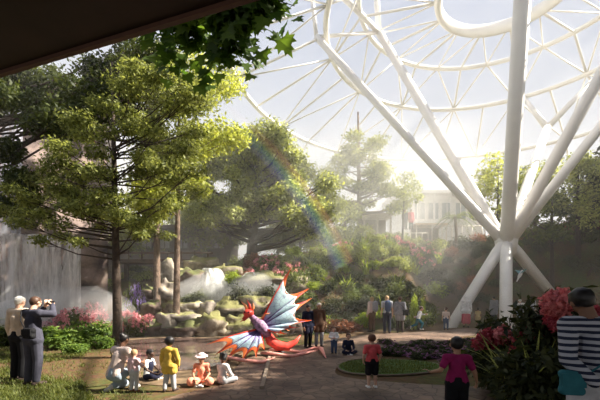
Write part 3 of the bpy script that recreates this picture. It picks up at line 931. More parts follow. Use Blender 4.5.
# hillside planting
rnd = random.Random(12); nb = 0
HL = {
    'bush': 'mid green shrub on the hillside behind the path',
    'bushdark': 'shade tinted dark leaved shrub on the slope around the column',
    'oak': 'pale hazy olive shrub on the upper garden slope',
    'bushlime': 'bright lime green shrub on the hillside behind the path',
    'rust': 'reddish brown leaved shrub on the hillside',
    'pink': 'pink flowered shrub on the upper hillside',
}
spots = []
tries = 0
while len(spots) < 240 and tries < 20000:
    tries += 1
    px = rnd.uniform(238, 615); Y = rnd.uniform(16.4, 32)
    x = (px - 300) / F * Y
    f = float(np.interp(x, FX, FY)); L_ = float(np.interp(x, LX, LL))
    if Y < f + .35 or Y > f + L_ + 3.5: continue
    if math.hypot(x - CX, Y - CY) < 5.6 and Y < 24: continue
    if 9.5 < x < 14.5 and Y < f + 1.2: continue
    if any((x - a) ** 2 + (Y - b) ** 2 < .62 for a, b in spots): continue
    spots.append((x, Y)); t = (Y - f) / L_
    dark = px > 440  # shade of the right slope goes into darker leaf colours
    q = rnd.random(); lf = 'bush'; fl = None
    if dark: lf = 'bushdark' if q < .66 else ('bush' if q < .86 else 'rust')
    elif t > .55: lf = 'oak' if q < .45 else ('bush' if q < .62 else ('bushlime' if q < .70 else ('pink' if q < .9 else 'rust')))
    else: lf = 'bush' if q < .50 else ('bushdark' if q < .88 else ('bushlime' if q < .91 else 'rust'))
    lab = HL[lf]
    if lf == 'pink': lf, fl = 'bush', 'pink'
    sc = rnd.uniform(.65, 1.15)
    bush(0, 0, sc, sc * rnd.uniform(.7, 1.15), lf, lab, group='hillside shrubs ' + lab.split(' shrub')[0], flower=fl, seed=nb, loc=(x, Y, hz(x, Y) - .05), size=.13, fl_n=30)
    nb += 1

for i in range(9):
    px = 396 + i * 4; Y = 17.6 + (i * 1.7) % 3.6; x = (px - 300) / F * Y
    bush(0, 0, .95, .8, 'bush', HL['bush'], group='hillside shrubs ' + HL['bush'].split(' shrub')[0], seed=i + 2, loc=(x, Y, hz(x, Y) - .08), size=.13)
# slope behind the rocks and below the oak
for i in range(46):
    px = rnd.uniform(95, 335); Y = rnd.uniform(17.5, 27); x = (px - 300) / F * Y
    q = rnd.random(); lf = 'oak' if q < .5 else ('bush' if q < .75 else 'bushlime')
    sc = rnd.uniform(.6, 1.1)
    bush(0, 0, sc, sc * .8, lf, {'oak': 'soft olive shrub under the oak', 'bush': 'mid green shrub under the oak', 'bushlime': 'lime green shrub under the oak'}[lf], group='shrubs under the oak ' + lf, seed=i, loc=(x, Y, hz(x, Y) - .05), size=.13)

# pink rhododendrons by the pond
for i, (px, Y, w_, h_, fl, lab) in enumerate([
        (76, 13.6, 1.0, 1.35, 'pink', 'large pink flowering shrub left of the tall trunk before the waterfall'),
        (60, 14.4, .9, .95, 'pink', 'low pink flowering shrub at the foot of the white waterfall'),
        (92, 14.6, .8, 1.55, 'pink', 'tall pink flowering shrub closest to the tall trunk on its left'),
        (129, 14.4, .8, 1.15, 'pink', 'pink flowering shrub just right of the tall trunk behind the pond'),
        (144, 14.9, .7, .95, 'pink', 'smaller pink flowering shrub beside the pond rocks'),
        (136, 16.2, .55, 2.1, 'lilac', 'lilac flowering shrub above the pink ones right of the trunk')]):
    bush(px, Y, w_, h_, 'bush', lab, 'flowering_shrub', 'shrub', 'flowering shrubs by the pond', fl, seed=i + 5, size=.12, fl_n=64)
# green ferns / low bushes left of the pond
for i, (px, Y, w_, h_, lf, lab) in enumerate([
        (66, 11.4, .95, .75, 'fern', 'lush bright green fern clump in the middle of the left lawn edge'),
        (88, 11.9, .85, .85, 'fern', 'bright green fern clump left of the tall trunk'),
        (48, 12.2, .8, .7, 'fern', 'green fern clump right behind the man with the shoulder bag'),
        (102, 11.2, .55, .5, 'fern', 'small green fern clump touching the tall trunk base'),
        (78, 10.4, .55, .35, 'fern', 'low green fern clump in front of the larger ferns'),
        (28, 13.0, .8, .6, 'bush', 'low green bush behind the photographing couple'),
        (4, 11.8, .8, .75, 'bush', 'low green bush at the left edge beside the couple')]):
    bush(px, Y, w_, h_, lf, lab, 'fern' if lf == 'fern' else 'shrub', 'fern' if lf == 'fern' else 'shrub', None, None, seed=i + 21, size=.15, nleaf=1100)
bush(418, 16.9, .5, 1.9, 'bushlime', 'bright sunlit lime shrub directly behind the running boy and the grey shirted visitor', seed=3, size=.12)
bush(336, 16.2, 1.1, .62, 'rust', 'low rusty brown grass mound behind the two small boys by the path', seed=6, size=.14)
bush(352, 16.5, .8, .5, 'rust', 'rusty brown low mound left of the distant pink shirted visitor', seed=7, size=.14)

# strap leaved plants and flower stalks on the hill crest
def strap(loc, n, length, width, leaf, label, seed, lean=.6, name='strap_leaf_plant', group=None):
    rng = np.random.default_rng(seed); pos = np.c_[rng.normal(size=(n, 2)) * .09, np.full(n, -.03)]
    me = np_mesh('blades', blades(pos, length, width, lean, seed), 4)
    o = link_mesh(name, me, LF[leaf], None, loc, smooth=False)
    return tag(o, label, 'plant', group)
for i in range(34):
    px = rnd.uniform(270, 440); Y = rnd.uniform(19, 27)
    strap(on(px, Y), 26, rnd.uniform(.7, 1.2), .07, 'bushlime' if i % 3 else 'bush', 'spiky upright leaved plant among the hillside shrubs', i, group='spiky plants on the hillside')

# purple bed right of the small lawn
for i in range(44):
    px = rnd.uniform(385, 478); Y = rnd.uniform(8.6, 12.8)
    if px < 415 and Y < 9.8: continue
    x = (px - 300) / F * Y
    sc = rnd.uniform(.24, .40)
    bush(0, 0, sc, sc * .62, 'bushdark', 'low purple flowered plant in the shaded bed right of the round lawn', 'bedding_plant', 'plant', 'purple bedding plants', 'purple', seed=i, loc=(x, Y, 0), size=.17, fl_n=16)

# red flower shrubs before the striped visitor
def bloom_shrub(px, py_top, Y, w_, label, seed, blooms, petal='red', h=None):
    p = on(px, Y); h = (HC + (YH - py_top) / F * Y) - p.z
    t = empty('rhododendron', p, label, 'shrub', 'red flowering shrubs')
    rng = random.Random(seed); pf = []
    for i in range(16):
        a = rng.uniform(0, 2 * PI); q = rng.uniform(0, .75) * w_
        pf.append(((q * math.cos(a), q * math.sin(a), rng.uniform(.3, .86) * h), (w_ * .32, w_ * .32, h * .2), 1))
    foliage('foliage', pf, 150, .15, LF['bushdark'], t, .38, .3, .4, seed)
    m = MB()
    for q in pf[:9]: m.tube([Vector((0, 0, -.1)), Vector(q[0]) * .5, Vector(q[0])], [.025, .016, .007], 5)
    m.build('stems', bark_d, t)
    for (bx, by, br, col) in blooms:
        yy = Y - w_ * .55 + rng.uniform(-.1, .1); c = P(bx, by, yy) - p; r = br / F * yy
        me = np_mesh('bloom', leaf_cloud([(c, r * .92, 1)], int(230), r * .52, .85, .55, .2, seed + int(bx)), 4)
        link_mesh('bloom', me, LF[col], t, smooth=False)
    return t
bloom_shrub(498, 330, 6.2, .75, 'red flowering shrub lowest and leftmost of the three before the striped visitor', 1,
            [(484, 339, 7, 'red'), (491, 345, 6, 'red'), (502, 335, 8, 'coral'), (497, 342, 7, 'red'), (488, 333, 5, 'red'), (506, 346, 5, 'red'), (478, 344, 5, 'red')])
bloom_shrub(532, 318, 5.6, .75, 'red flowering shrub in the middle of the three before the striped visitor', 2,
            [(527, 333, 7, 'red'), (535, 329, 7, 'red'), (541, 336, 6, 'red'), (530, 342, 7, 'red'), (520, 340, 6, 'red'), (524, 348, 5, 'red'), (546, 327, 6, 'red'), (538, 345, 6, 'red'), (515, 350, 5, 'red')])
bloom_shrub(560, 292, 5.0, .7, 'tallest flowering shrub with coral heads touching the striped visitor shoulder', 3,
            [(558, 300, 9, 'coral'), (550, 303, 8, 'coral'), (566, 304, 8, 'coral'), (561, 318, 8, 'coral'), (553, 296, 6, 'coral'), (548, 310, 6, 'coral'), (565, 295, 6, 'coral'), (555, 326, 5, 'red'), (549, 320, 5, 'red'), (560, 310, 6, 'coral')])
bloom_shrub(606, 306, 4.8, .6, 'red flowering shrub at the right edge behind the striped visitor', 4,
            [(597, 312, 6, 'red'), (603, 320, 6, 'red'), (596, 330, 5, 'red')])
bloom_shrub(515, 352, 5.3, .6, 'low dark leafy shrub without open flowers between the magenta shirted child and striped visitor', 5, [])
bloom_shrub(548, 352, 4.5, .55, 'low dark leafy shrub beside the teal bag of the striped visitor', 6, [])
# big strap leaves among them
for i, (px, py, Y, L_) in enumerate([(530, 320, 5.0, 1.15), (519, 325, 5.6, 1.0), (543, 322, 4.9, 1.2), (508, 328, 6.0, .9)]):
    p = P(px, py, Y); p.z = 0
    strap(p, 34, L_ * 1.0, .06, 'oak', 'clump of long green strap leaves behind the red flowers', 40 + i, .55, group='strap leaf clumps behind the red flowers')

# grass: blades on the left lawn and the round lawn
rng = np.random.default_rng(5); pts = []
while len(pts) < 15000:
    px = rng.uniform(-25, 250); Y = 5.2 + 6.8 * rng.random() ** 1.6; x = (px - 300) / F * Y
    if pond_q(x, Y) < 1.35: continue
    if noise.noise(Vector((x * .55, Y * .8, 2))) < .06 and rng.random() < .9: continue
    py = YH + F * HC / Y
    if px > 150 + (400 - py) * .4: continue
    if 85 < px < 240 and py < 394 and rng.random() < .85: continue
    pts.append((x, Y, 0.0))
tag(link_mesh('grass', np_mesh('grass', blades(pts, .10, .012, .8, 3), 4), LF['grass'], smooth=False), 'short patchy green grass on the left lawn around the couple', 'grass', kind='stuff')
pts = []
cc = sum(lo, Vector((0, 0))) / len(lo)
for i in range(5000):
    k = rng.integers(len(lo)); a = lo[k].lerp(lo[(k + 1) % len(lo)], rng.random()); p = cc.lerp(a, math.sqrt(rng.random()) * .97)
    pts.append((p.x, p.y, .04))
tag(link_mesh('lawn_grass', np_mesh('lawn_grass', blades(pts, .06, .010, .7, 4), 4), LF['grass'], smooth=False), 'short green grass of the round lawn behind the red shirted child', 'grass', kind='stuff')
# ------------------------------------------------------- rocks and cascades
rk_moss = rockmat('mossy_rock', (.12, .095, .07), (.46, .38, .28), (.20, .19, .065), .57, 2.2)
rk_pale = rockmat('pale_rock', (.16, .13, .11), (.44, .38, .31), (.25, .24, .10), .28, 1.8)
rk_dark = rockmat('brown_rock', (.05, .035, .028), (.20, .14, .11), (.12, .13, .04), .42, 1.5)


def rock(px, py, Y, w, h, mat, label, seed, d=None, group='rocks round the pond'):
    """(px,py): picture point at the middle of the rock face; w,h full size in picture pixels"""
    c = P(px, py, Y); rx = w / F * Y / 2; rz = h / F * Y / 2; ry = d or rx * .85
    m = MB(); m.ell((0, 0, 0), (rx, ry, rz), nu=26, nv=16, nz=.34, nf=1.5, seed=seed * 3.1)
    o = m.build('rock', mat, None, c + Vector((0, ry * .4, 0)))
    # flatten facets a little so the stone reads as broken
    for v in o.data.vertices:
        k = Vector((round(v.co.x / rx * 2.2) / 2.2 * rx, round(v.co.y / ry * 2.2) / 2.2 * ry, round(v.co.z / rz * 2.4) / 2.4 * rz))
        v.co = v.co.lerp(k, .38)
    return tag(o, label, 'rock', group)


RK = [(150, 330, 14.6, 22, 16, 'd', 'dark brown rock at the far left end of the pond edge'),
      (166, 326, 14.8, 20, 26, 'p', 'upright pale rock with white face behind the yellow jacket child'),
      (186, 331, 14.4, 36, 16, 'd', 'low dark flat rock just above the water right of the pale upright one'),
      (184, 321, 15.2, 34, 14, 'p', 'flat pale ledge rock stacked on the dark low rock'),
      (210, 329, 14.4, 32, 26, 'm', 'large brown mossy rock left of the dragon wing'),
      (236, 330, 14.8, 34, 24, 'm', 'mossy rock directly behind the lower dragon wing'),
      (262, 330, 15.0, 30, 26, 'm', 'mossy rock directly behind the dragon body'),
      (288, 331, 15.4, 28, 20, 'd', 'brown rock behind the dragon tail'),
      (172, 309, 16.2, 22, 13, 'm', 'small mossy rock at the pale slim trunk'),
      (190, 309, 16.2, 24, 13, 'p', 'small pale rock under the left cascade'),
      (207, 312, 16.0, 22, 18, 'p', 'pale speckled rock between the two cascades low down'),
      (228, 311, 16.2, 34, 22, 'm', 'broad mossy boulder in the middle of the rock pile'),
      (254, 308, 16.5, 34, 24, 'm', 'round mossy boulder right above the dragon head'),
      (281, 311, 16.6, 30, 20, 'm', 'mossy boulder under the right end of the mossy water ledge'),
      (302, 314, 16.8, 26, 20, 'd', 'dark mossy boulder at the right end of the rock pile'),
      (150, 310, 16.0, 18, 16, 'd', 'brown rock behind the pink shrub'),
      (144, 294, 17.4, 18, 16, 'd', 'dark rock near the slim brown trunk'),
      (165, 292, 17.6, 16, 20, 'p', 'pale lit rock between the two slim trunks'),
      (190, 283, 18.4, 30, 26, 'd', 'brown cliff rock at the crest of the left cascade'),
      (224, 277, 19.4, 36, 22, 'm', 'mossy crest rock between the two cascades'),
      (259, 280, 18.2, 46, 14, 'm', 'broad overhanging mossy ledge rock the right cascade drops from'),
      (262, 294, 18.8, 34, 22, 'd', 'dark rock face under the mossy ledge'),
      (292, 287, 19, 28, 22, 'm', 'mossy rock at the right end of the overhanging ledge'),
      (168, 274, 19.4, 26, 24, 'p', 'pale rock high behind the slim trunks'),
      (200, 265, 20.5, 30, 16, 'm', 'mossy rock on the skyline above the left cascade'),
      (132, 322, 15.4, 18, 14, 'd', 'small brown rock behind the pink shrubs near the trunk'),
      (92, 328, 14.4, 24, 12, 'p', 'pale flat rock at the foot of the waterfall left of the trunk'),
      (60, 330, 14.6, 26, 12, 'p', 'pale flat rock at the foot of the waterfall right of the couple'),
      (4, 328, 14.0, 34, 16, 'p', 'pale rock at the left edge at the foot of the waterfall'),
      (38, 328, 14.8, 26, 10, 'm', 'mossy flat rock at the foot of the waterfall behind the couple')]
for i, (px, py, Y, w_, h_, k, lab) in enumerate(RK):
    rock(px, py, Y, w_ * 1.12, h_ * 1.15, {'m': rk_moss, 'p': rk_pale, 'd': rk_dark}[k], lab, i + 1)

casc = fallmat('cascade_streaks', .12, .9, (.97, .97, .97), 3.2)


def cascade(rows, Y, label, seed):
    """rows: (row, left col, right col, forward offset)"""
    nu = 22; vs = []; nr = (len(rows) - 1) * 5 + 1
    org = P((rows[0][1] + rows[0][2]) / 2, rows[-1][0], Y)
    for s in (0, 1):
        for j in range(nr):
            q = j / 5; i = min(int(q), len(rows) - 2); f = q - i
            row, l, r, o = (lerp(rows[i][k], rows[i + 1][k], f) for k in range(4))
            for u in range(nu + 1):
                p = P(lerp(l, r, u / nu), row, Y - o); p.y += s * .12 + .14 * noise.noise(Vector((u * .6, j * .2, seed))) + .5 * (2 * u / nu - 1) ** 2
                vs.append(p - org)
    k = nr * (nu + 1); fs = []
    for j in range(nr - 1):
        for u in range(nu):
            a = j * (nu + 1) + u
            fs += [(a, a + nu + 1, a + nu + 2, a + 1), (k + a, k + a + 1, k + a + nu + 2, k + a + nu + 1)]
    for u in range(nu):
        a = (nr - 1) * (nu + 1) + u; fs += [(u, u + 1, k + u + 1, k + u), (a + 1, a, k + a, k + a + 1)]
    for j in range(nr - 1):
        a = j * (nu + 1); fs.append((a + nu + 1, a, k + a, k + a + nu + 1)); a += nu; fs.append((a, a + nu + 1, k + a + nu + 1, k + a))
    m = MB(); m.add(vs, fs)
    return tag(m.build('cascade', casc, None, org), label, 'waterfall')


cascade([(268, 200, 218, 0), (274, 196, 222, .35), (286, 188, 228, .7), (300, 180, 233, .9)], 18.4, 'white fan shaped cascade spreading over the rocks left of the mossy ledge', 1)
cascade([(272, 244, 262, .0), (277, 240, 268, .35), (288, 236, 274, .6), (301, 234, 272, .8)], 18.3, 'white cascade dropping from the overhanging mossy ledge above the dragon', 2)
mist = volmat('spray', .55, (1, 1, 1), .1)
for px, py, Y, r, lab in ((205, 294, 17.4, (1.5, .9, .8), 'white spray cloud at the foot of the left fan cascade'),
                          (254, 290, 17.4, (1.2, .8, .8), 'white spray cloud at the foot of the ledge cascade'),
                          (62, 318, 14.2, (3.0, 1.0, 1.3), 'white spray cloud at the foot of the broad waterfall')):
    m = MB(); m.ell((0, 0, 0), r, nu=20, nv=12, nz=.25, seed=px)
    tag(m.build('spray', mist, None, P(px, py, Y)), lab, 'spray', kind='stuff')

# footbridge behind the slim trunks
br = empty('footbridge', P(165, 262, 21.5), 'dim wooden footbridge with railing behind the slim trunks above the rocks', 'bridge')
tim = plain('bridge_timber', (.16, .10, .075), .7, scale=3, var=.3)
o_ = Vector(br.location)
m = MB(); m.box(P(165, 262, 21.5) - o_, (5.6, 1.2, .22)); m.build('deck', tim, br, smooth=False)
m = MB(); m.box(P(165, 253, 21) - o_, (5.6, .08, .10)); m.build('rail', tim, br, smooth=False)
for k in range(8):
    x = -2.7 + k * .77; m = MB(); m.box(Vector((x, -.5, .30)), (.07, .07, .62)); m.build('baluster', tim, br, smooth=False)
for x in (-2.3, .1, 2.4):
    z0 = hz(o_.x + x, o_.y) - o_.z - .2; m = MB(); m.box(Vector((x, 0, z0 / 2)), (.2, .2, abs(z0))); m.build('post', tim, br, smooth=False)

# low lodge beyond the footbridge
lg = empty('lodge', P(165, 262, 26), 'long low brown lodge with pale windows half hidden behind the slim trunks', 'building')
o_ = Vector(lg.location); z0 = hz(o_.x, o_.y) - o_.z - .3
m = MB(); m.box((0, 1.5, (z0 + 2.3) / 2), (9.5, 3, 2.3 - z0)); m.build('wall', plain('lodge_wall', (.20, .13, .11), .8, scale=2, var=.3), lg, smooth=False)
m = MB(); m.box((0, 1.3, 2.42), (10.3, 4.2, .24)); m.build('roof', plain('lodge_roof', (.13, .09, .08), .7), lg, smooth=False)
for k in range(7):
    c = Vector((-3.9 + k * 1.3, -.03, 1.3)); m = MB()
    for dx in (-.38, 0, .38): m.box(c + Vector((dx, 0, 0)), (.05, .10, .74))
    for dz in (-.35, .35): m.box(c + Vector((0, 0, dz)), (.8, .10, .05))
    wf = m.build('window', tim, lg, smooth=False); m = MB(); m.box(c + Vector((0, .02, 0)), (.76, .04, .68)); m.build('pane', plain('lodge_window', (.62, .60, .60), .3, var=.1), wf, smooth=False)

# ------------------------------------------------------------------ rainbow
def circ3(a, b, c):
    ax, ay = a; bx, by = b; cx, cy_ = c
    d = 2 * (ax * (by - cy_) + bx * (cy_ - ay) + cx * (ay - by))
    ux = ((ax * ax + ay * ay) * (by - cy_) + (bx * bx + by * by) * (cy_ - ay) + (cx * cx + cy_ * cy_) * (ay - by)) / d
    uy = ((ax * ax + ay * ay) * (cx - bx) + (bx * bx + by * by) * (ax - cx) + (cx * cx + cy_ * cy_) * (bx - ax)) / d
    return ux, uy, math.hypot(ax - ux, ay - uy)
RY = 19.0
pa, pb2, pc = (P(*q, RY) for q in ((262, 148), (304, 198), (340, 258)))
ux, uz, rad = circ3((pa.x, pa.z), (pb2.x, pb2.z), (pc.x, pc.z))
a0 = math.atan2(pc.z - uz, pc.x - ux) - .02; a1 = math.atan2(pa.z - uz, pa.x - ux) + .16
RBW = 23 / F * RY
vs = []; fs = []; n = 48; mlev = 12
for s in (0, 1):
    for i in range(n + 1):
        a = lerp(a0, a1, i / n)
        for j in range(mlev + 1):
            r = rad - RBW * .5 + RBW * j / mlev
            vs.append((ux + r * math.cos(a), RY + (s - .5) * .25, uz + r * math.sin(a)))
K = (n + 1) * (mlev + 1)
for i in range(n):
    for j in range(mlev):
        a = i * (mlev + 1) + j; fs += [(a, a + mlev + 1, a + mlev + 2, a + 1), (K + a, K + a + 1, K + a + mlev + 2, K + a + mlev + 1)]
for j in range(mlev):
    a = n * (mlev + 1) + j; fs += [(j, j + 1, K + j + 1, K + j), (a + 1, a, K + a, K + a + 1)]
for i in range(n):
    a = i * (mlev + 1); b = a + mlev; c = a + mlev + 1; d = b + mlev + 1
    fs += [(c, a, K + a, K + c), (b, d, K + d, K + b)]
m = MB(); m.add([Vector(v) - Vector((ux, RY, uz)) for v in vs], fs)
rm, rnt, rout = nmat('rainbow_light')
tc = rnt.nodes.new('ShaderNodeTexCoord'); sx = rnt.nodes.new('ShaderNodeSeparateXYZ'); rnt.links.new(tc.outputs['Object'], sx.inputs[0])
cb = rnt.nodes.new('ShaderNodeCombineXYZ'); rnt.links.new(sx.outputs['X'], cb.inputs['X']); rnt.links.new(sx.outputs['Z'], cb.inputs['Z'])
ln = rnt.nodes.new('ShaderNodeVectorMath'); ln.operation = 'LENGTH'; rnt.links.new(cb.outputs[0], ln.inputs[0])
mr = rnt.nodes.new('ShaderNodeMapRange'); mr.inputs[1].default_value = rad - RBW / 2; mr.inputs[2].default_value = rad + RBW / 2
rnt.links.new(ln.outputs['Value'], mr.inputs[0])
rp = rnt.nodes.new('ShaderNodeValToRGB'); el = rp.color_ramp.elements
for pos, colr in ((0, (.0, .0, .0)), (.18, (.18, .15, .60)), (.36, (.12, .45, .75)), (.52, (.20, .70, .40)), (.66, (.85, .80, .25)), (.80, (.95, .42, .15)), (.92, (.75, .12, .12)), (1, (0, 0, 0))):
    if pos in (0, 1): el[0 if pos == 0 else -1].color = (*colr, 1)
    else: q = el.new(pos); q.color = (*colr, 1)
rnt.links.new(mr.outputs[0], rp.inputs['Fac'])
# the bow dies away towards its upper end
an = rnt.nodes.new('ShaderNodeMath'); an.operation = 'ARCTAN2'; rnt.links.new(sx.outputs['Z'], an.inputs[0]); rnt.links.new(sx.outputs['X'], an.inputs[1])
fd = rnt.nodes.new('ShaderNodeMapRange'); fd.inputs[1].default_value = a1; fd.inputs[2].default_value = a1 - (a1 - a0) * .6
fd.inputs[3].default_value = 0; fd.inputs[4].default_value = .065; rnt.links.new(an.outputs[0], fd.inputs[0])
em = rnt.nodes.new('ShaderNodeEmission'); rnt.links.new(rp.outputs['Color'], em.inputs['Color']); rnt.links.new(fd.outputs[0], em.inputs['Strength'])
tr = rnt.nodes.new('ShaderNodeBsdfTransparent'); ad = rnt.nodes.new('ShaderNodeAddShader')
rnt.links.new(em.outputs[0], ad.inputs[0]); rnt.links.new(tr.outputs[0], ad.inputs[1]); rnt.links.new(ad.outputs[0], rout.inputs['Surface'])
tag(m.build('rainbow', rm, None, (ux, RY, uz)), 'faint rainbow arcing down through the spray in front of the oak', 'rainbow')

# ------------------------------------------------------- buildings on the crest
wall_w = plain('white_wall', (.72, .71, .70), .6, var=.05); win = plain('dim_window', (.20, .24, .28), .2, var=.2)
rail = plain('rail_metal', (.62, .56, .48), .5)
bl = empty('terrace_building', P(440, 232, 36), 'long low white building with flat roof on the crest left of the column', 'building')
o_ = Vector(bl.location); SC = 36 / F
m = MB(); m.box(Vector((0, 2, 1.2)), (8.6, 4, 5.0)); m.build('wall', wall_w, bl, smooth=False)
m = MB(); m.box(Vector((0, 1.6, 3.75)), (9.6, 5.4, .28)); m.build('roof', wall_w, bl, smooth=False)
for k in range(6):
    c = Vector((-3.4 + k * 1.36, -.03, 2.1)); m = MB()
    for dx in (-.53, 0, .53): m.box(c + Vector((dx, 0, 0)), (.06, .10, 1.74))
    for dz in (-.85, .85): m.box(c + Vector((0, 0, dz)), (1.1, .10, .06))
    wf = m.build('window', wall_w, bl, smooth=False); m = MB(); m.box(c + Vector((0, .02, 0)), (1.06, .04, 1.68)); m.build('pane', win, wf, smooth=False)
    m = MB(); m.box(Vector((-4.1 + k * 1.64, -.7, .9)), (.12, .12, 5.4)); m.build('column', wall_w, bl, smooth=False)
pv = empty('pavilion', P(375, 244, 31), 'small open brown timber pavilion under the hazy pine', 'pavilion')
m = MB(); m.box((0, 0, 2.35), (2.7, 2.4, .16)); m.build('roof', rail, pv, smooth=False)
m = MB(); m.box((0, 1.0, 1.1), (2.3, .12, 2.3)); m.build('back_panel', plain('pavilion_timber', (.16, .10, .07), .7), pv, smooth=False)
for x in (-1.1, 0, 1.1):
    m = MB(); m.box((x, -1.0, 1.0), (.13, .13, 2.6)); m.build('post', rail, pv, smooth=False)
sh = empty('shade_canopy', P(428, 243, 30), 'flat tan canopy on thin posts on the terrace above the distant group', 'canopy')
m = MB(); m.box((0, 0, 1.42), (2.6, 1.8, .14)); m.build('roof', plain('tan_roof', (.60, .48, .34), .7), sh, smooth=False)
m = MB(); m.box((0, .8, .7), (2.3, .1, 1.3)); m.build('back_panel', tim, sh, smooth=False)
for x in (-1.2, 1.2):
    for y in (-.8, .8): m = MB(); m.box((x, y, .5), (.07, .07, 1.9)); m.build('post', rail, sh, smooth=False)
for nm, x0, x1, Y, py, lab in (('terrace_railing', 432, 492, 28.8, 226, 'pale post railing along the crest between the canopy and the column'),
                               ('terrace_railing', 392, 428, 29.0, 233, 'pale post railing along the crest below the two tiny terrace visitors'),
                               ('terrace_railing', 508, 550, 29.5, 224, 'pale post railing along the crest right of the column')):
    a = P(x0, py, Y); b = P(x1, py, Y); r_ = empty(nm, a, lab, 'railing')
    m = MB(); m.tube([(0, 0, 0), b - a], .035, 6); m.build('handrail', rail, r_)
    nps = 7
    for k in range(nps):
        p = (b - a) * k / (nps - 1); zb = hz(a.x + p.x, Y) - a.z - .2
        m = MB(); m.tube([p, p + Vector((0, 0, min(-.6, zb)))], .035, 6); m.build('post', rail, r_)

# ------------------------------------------------------------------- dragon
DY = 10.0
DO = P(262, 328, DY)
dr = empty('dragon_puppet', Vector((DO.x, DO.y, 0)), 'large red orange dragon puppet with spread pale blue and purple wings beside the pond', 'puppet')
OFF = Vector((DO.x, DO.y, 0))


def D(px, py, dy=0.0): return P(px, py, DY + dy) - OFF


def wing_material():
    m, nt, out = nmat('wing_membrane')
    b = nt.nodes.new('ShaderNodeBsdfPrincipled'); b.inputs['Roughness'].default_value = .45
    tc = nt.nodes.new('ShaderNodeTexCoord'); sb = nt.nodes.new('ShaderNodeVectorMath'); sb.operation = 'DISTANCE'
    c = D(258, 329); sb.inputs[1].default_value = tuple(c); nt.links.new(tc.outputs['Object'], sb.inputs[0])
    r = nt.nodes.new('ShaderNodeValToRGB'); e = r.color_ramp.elements
    e[0].position = .08; e[0].color = (.30, .12, .36, 1); e[1].position = .85; e[1].color = (.72, .90, .92, 1)
    q = e.new(.22); q.color = (.48, .42, .76, 1); q = e.new(.42); q.color = (.62, .80, .90, 1)
    sc = nt.nodes.new('ShaderNodeMath'); sc.operation = 'MULTIPLY'; sc.inputs[1].default_value = .75
    nt.links.new(sb.outputs['Value'], sc.inputs[0])
    n = nt.nodes.new('ShaderNodeTexNoise'); n.inputs['Scale'].default_value = 7; n.inputs['Detail'].default_value = 3
    nt.links.new(tc.outputs['Object'], n.inputs['Vector'])
    ad = nt.nodes.new('ShaderNodeMath'); ad.operation = 'MULTIPLY_ADD'; ad.inputs[1].default_value = .35; ad.inputs[2].default_value = -.17
    nt.links.new(n.outputs['Fac'], ad.inputs[0]); a2 = nt.nodes.new('ShaderNodeMath'); nt.links.new(ad.outputs[0], a2.inputs[0]); nt.links.new(sc.outputs[0], a2.inputs[1])
    nt.links.new(a2.outputs[0], r.inputs['Fac'])
    v = nt.nodes.new('ShaderNodeTexVoronoi'); v.feature = 'DISTANCE_TO_EDGE'; v.inputs['Scale'].default_value = 9
    nt.links.new(tc.outputs['Object'], v.inputs['Vector'])
    rv = nt.nodes.new('ShaderNodeValToRGB'); rv.color_ramp.elements[0].color = (.25, .2, .4, 1); rv.color_ramp.elements[1].position = .05; rv.color_ramp.elements[1].color = (1, 1, 1, 1)
    nt.links.new(v.outputs['Distance'], rv.inputs['Fac'])
    mu = nt.nodes.new('ShaderNodeMixRGB'); mu.blend_type = 'MULTIPLY'; mu.inputs[0].default_value = .7
    nt.links.new(r.outputs['Color'], mu.inputs[1]); nt.links.new(rv.outputs['Color'], mu.inputs[2])
    nt.links.new(mu.outputs[0], b.inputs['Base Color'])
    t = nt.nodes.new('ShaderNodeBsdfTranslucent'); nt.links.new(mu.outputs[0], t.inputs[0])
    mx = nt.nodes.new('ShaderNodeMixShader'); mx.inputs[0].default_value = .4
    nt.links.new(b.outputs[0], mx.inputs[1]); nt.links.new(t.outputs[0], mx.inputs[2]); nt.links.new(mx.outputs[0], out.inputs['Surface'])
    return m


wmat = wing_material()


def orange(name, c1, c2):
    return leafmat(name, c1, c2, .45, (1.1, 1, .8))
fr = orange('fringe_orange', (.85, .16, .05), (.95, .30, .10)); fr2 = orange('fringe_red', (.78, .06, .05), (.90, .14, .09))
vein = plain('wing_vein', (.12, .07, .20), .5)


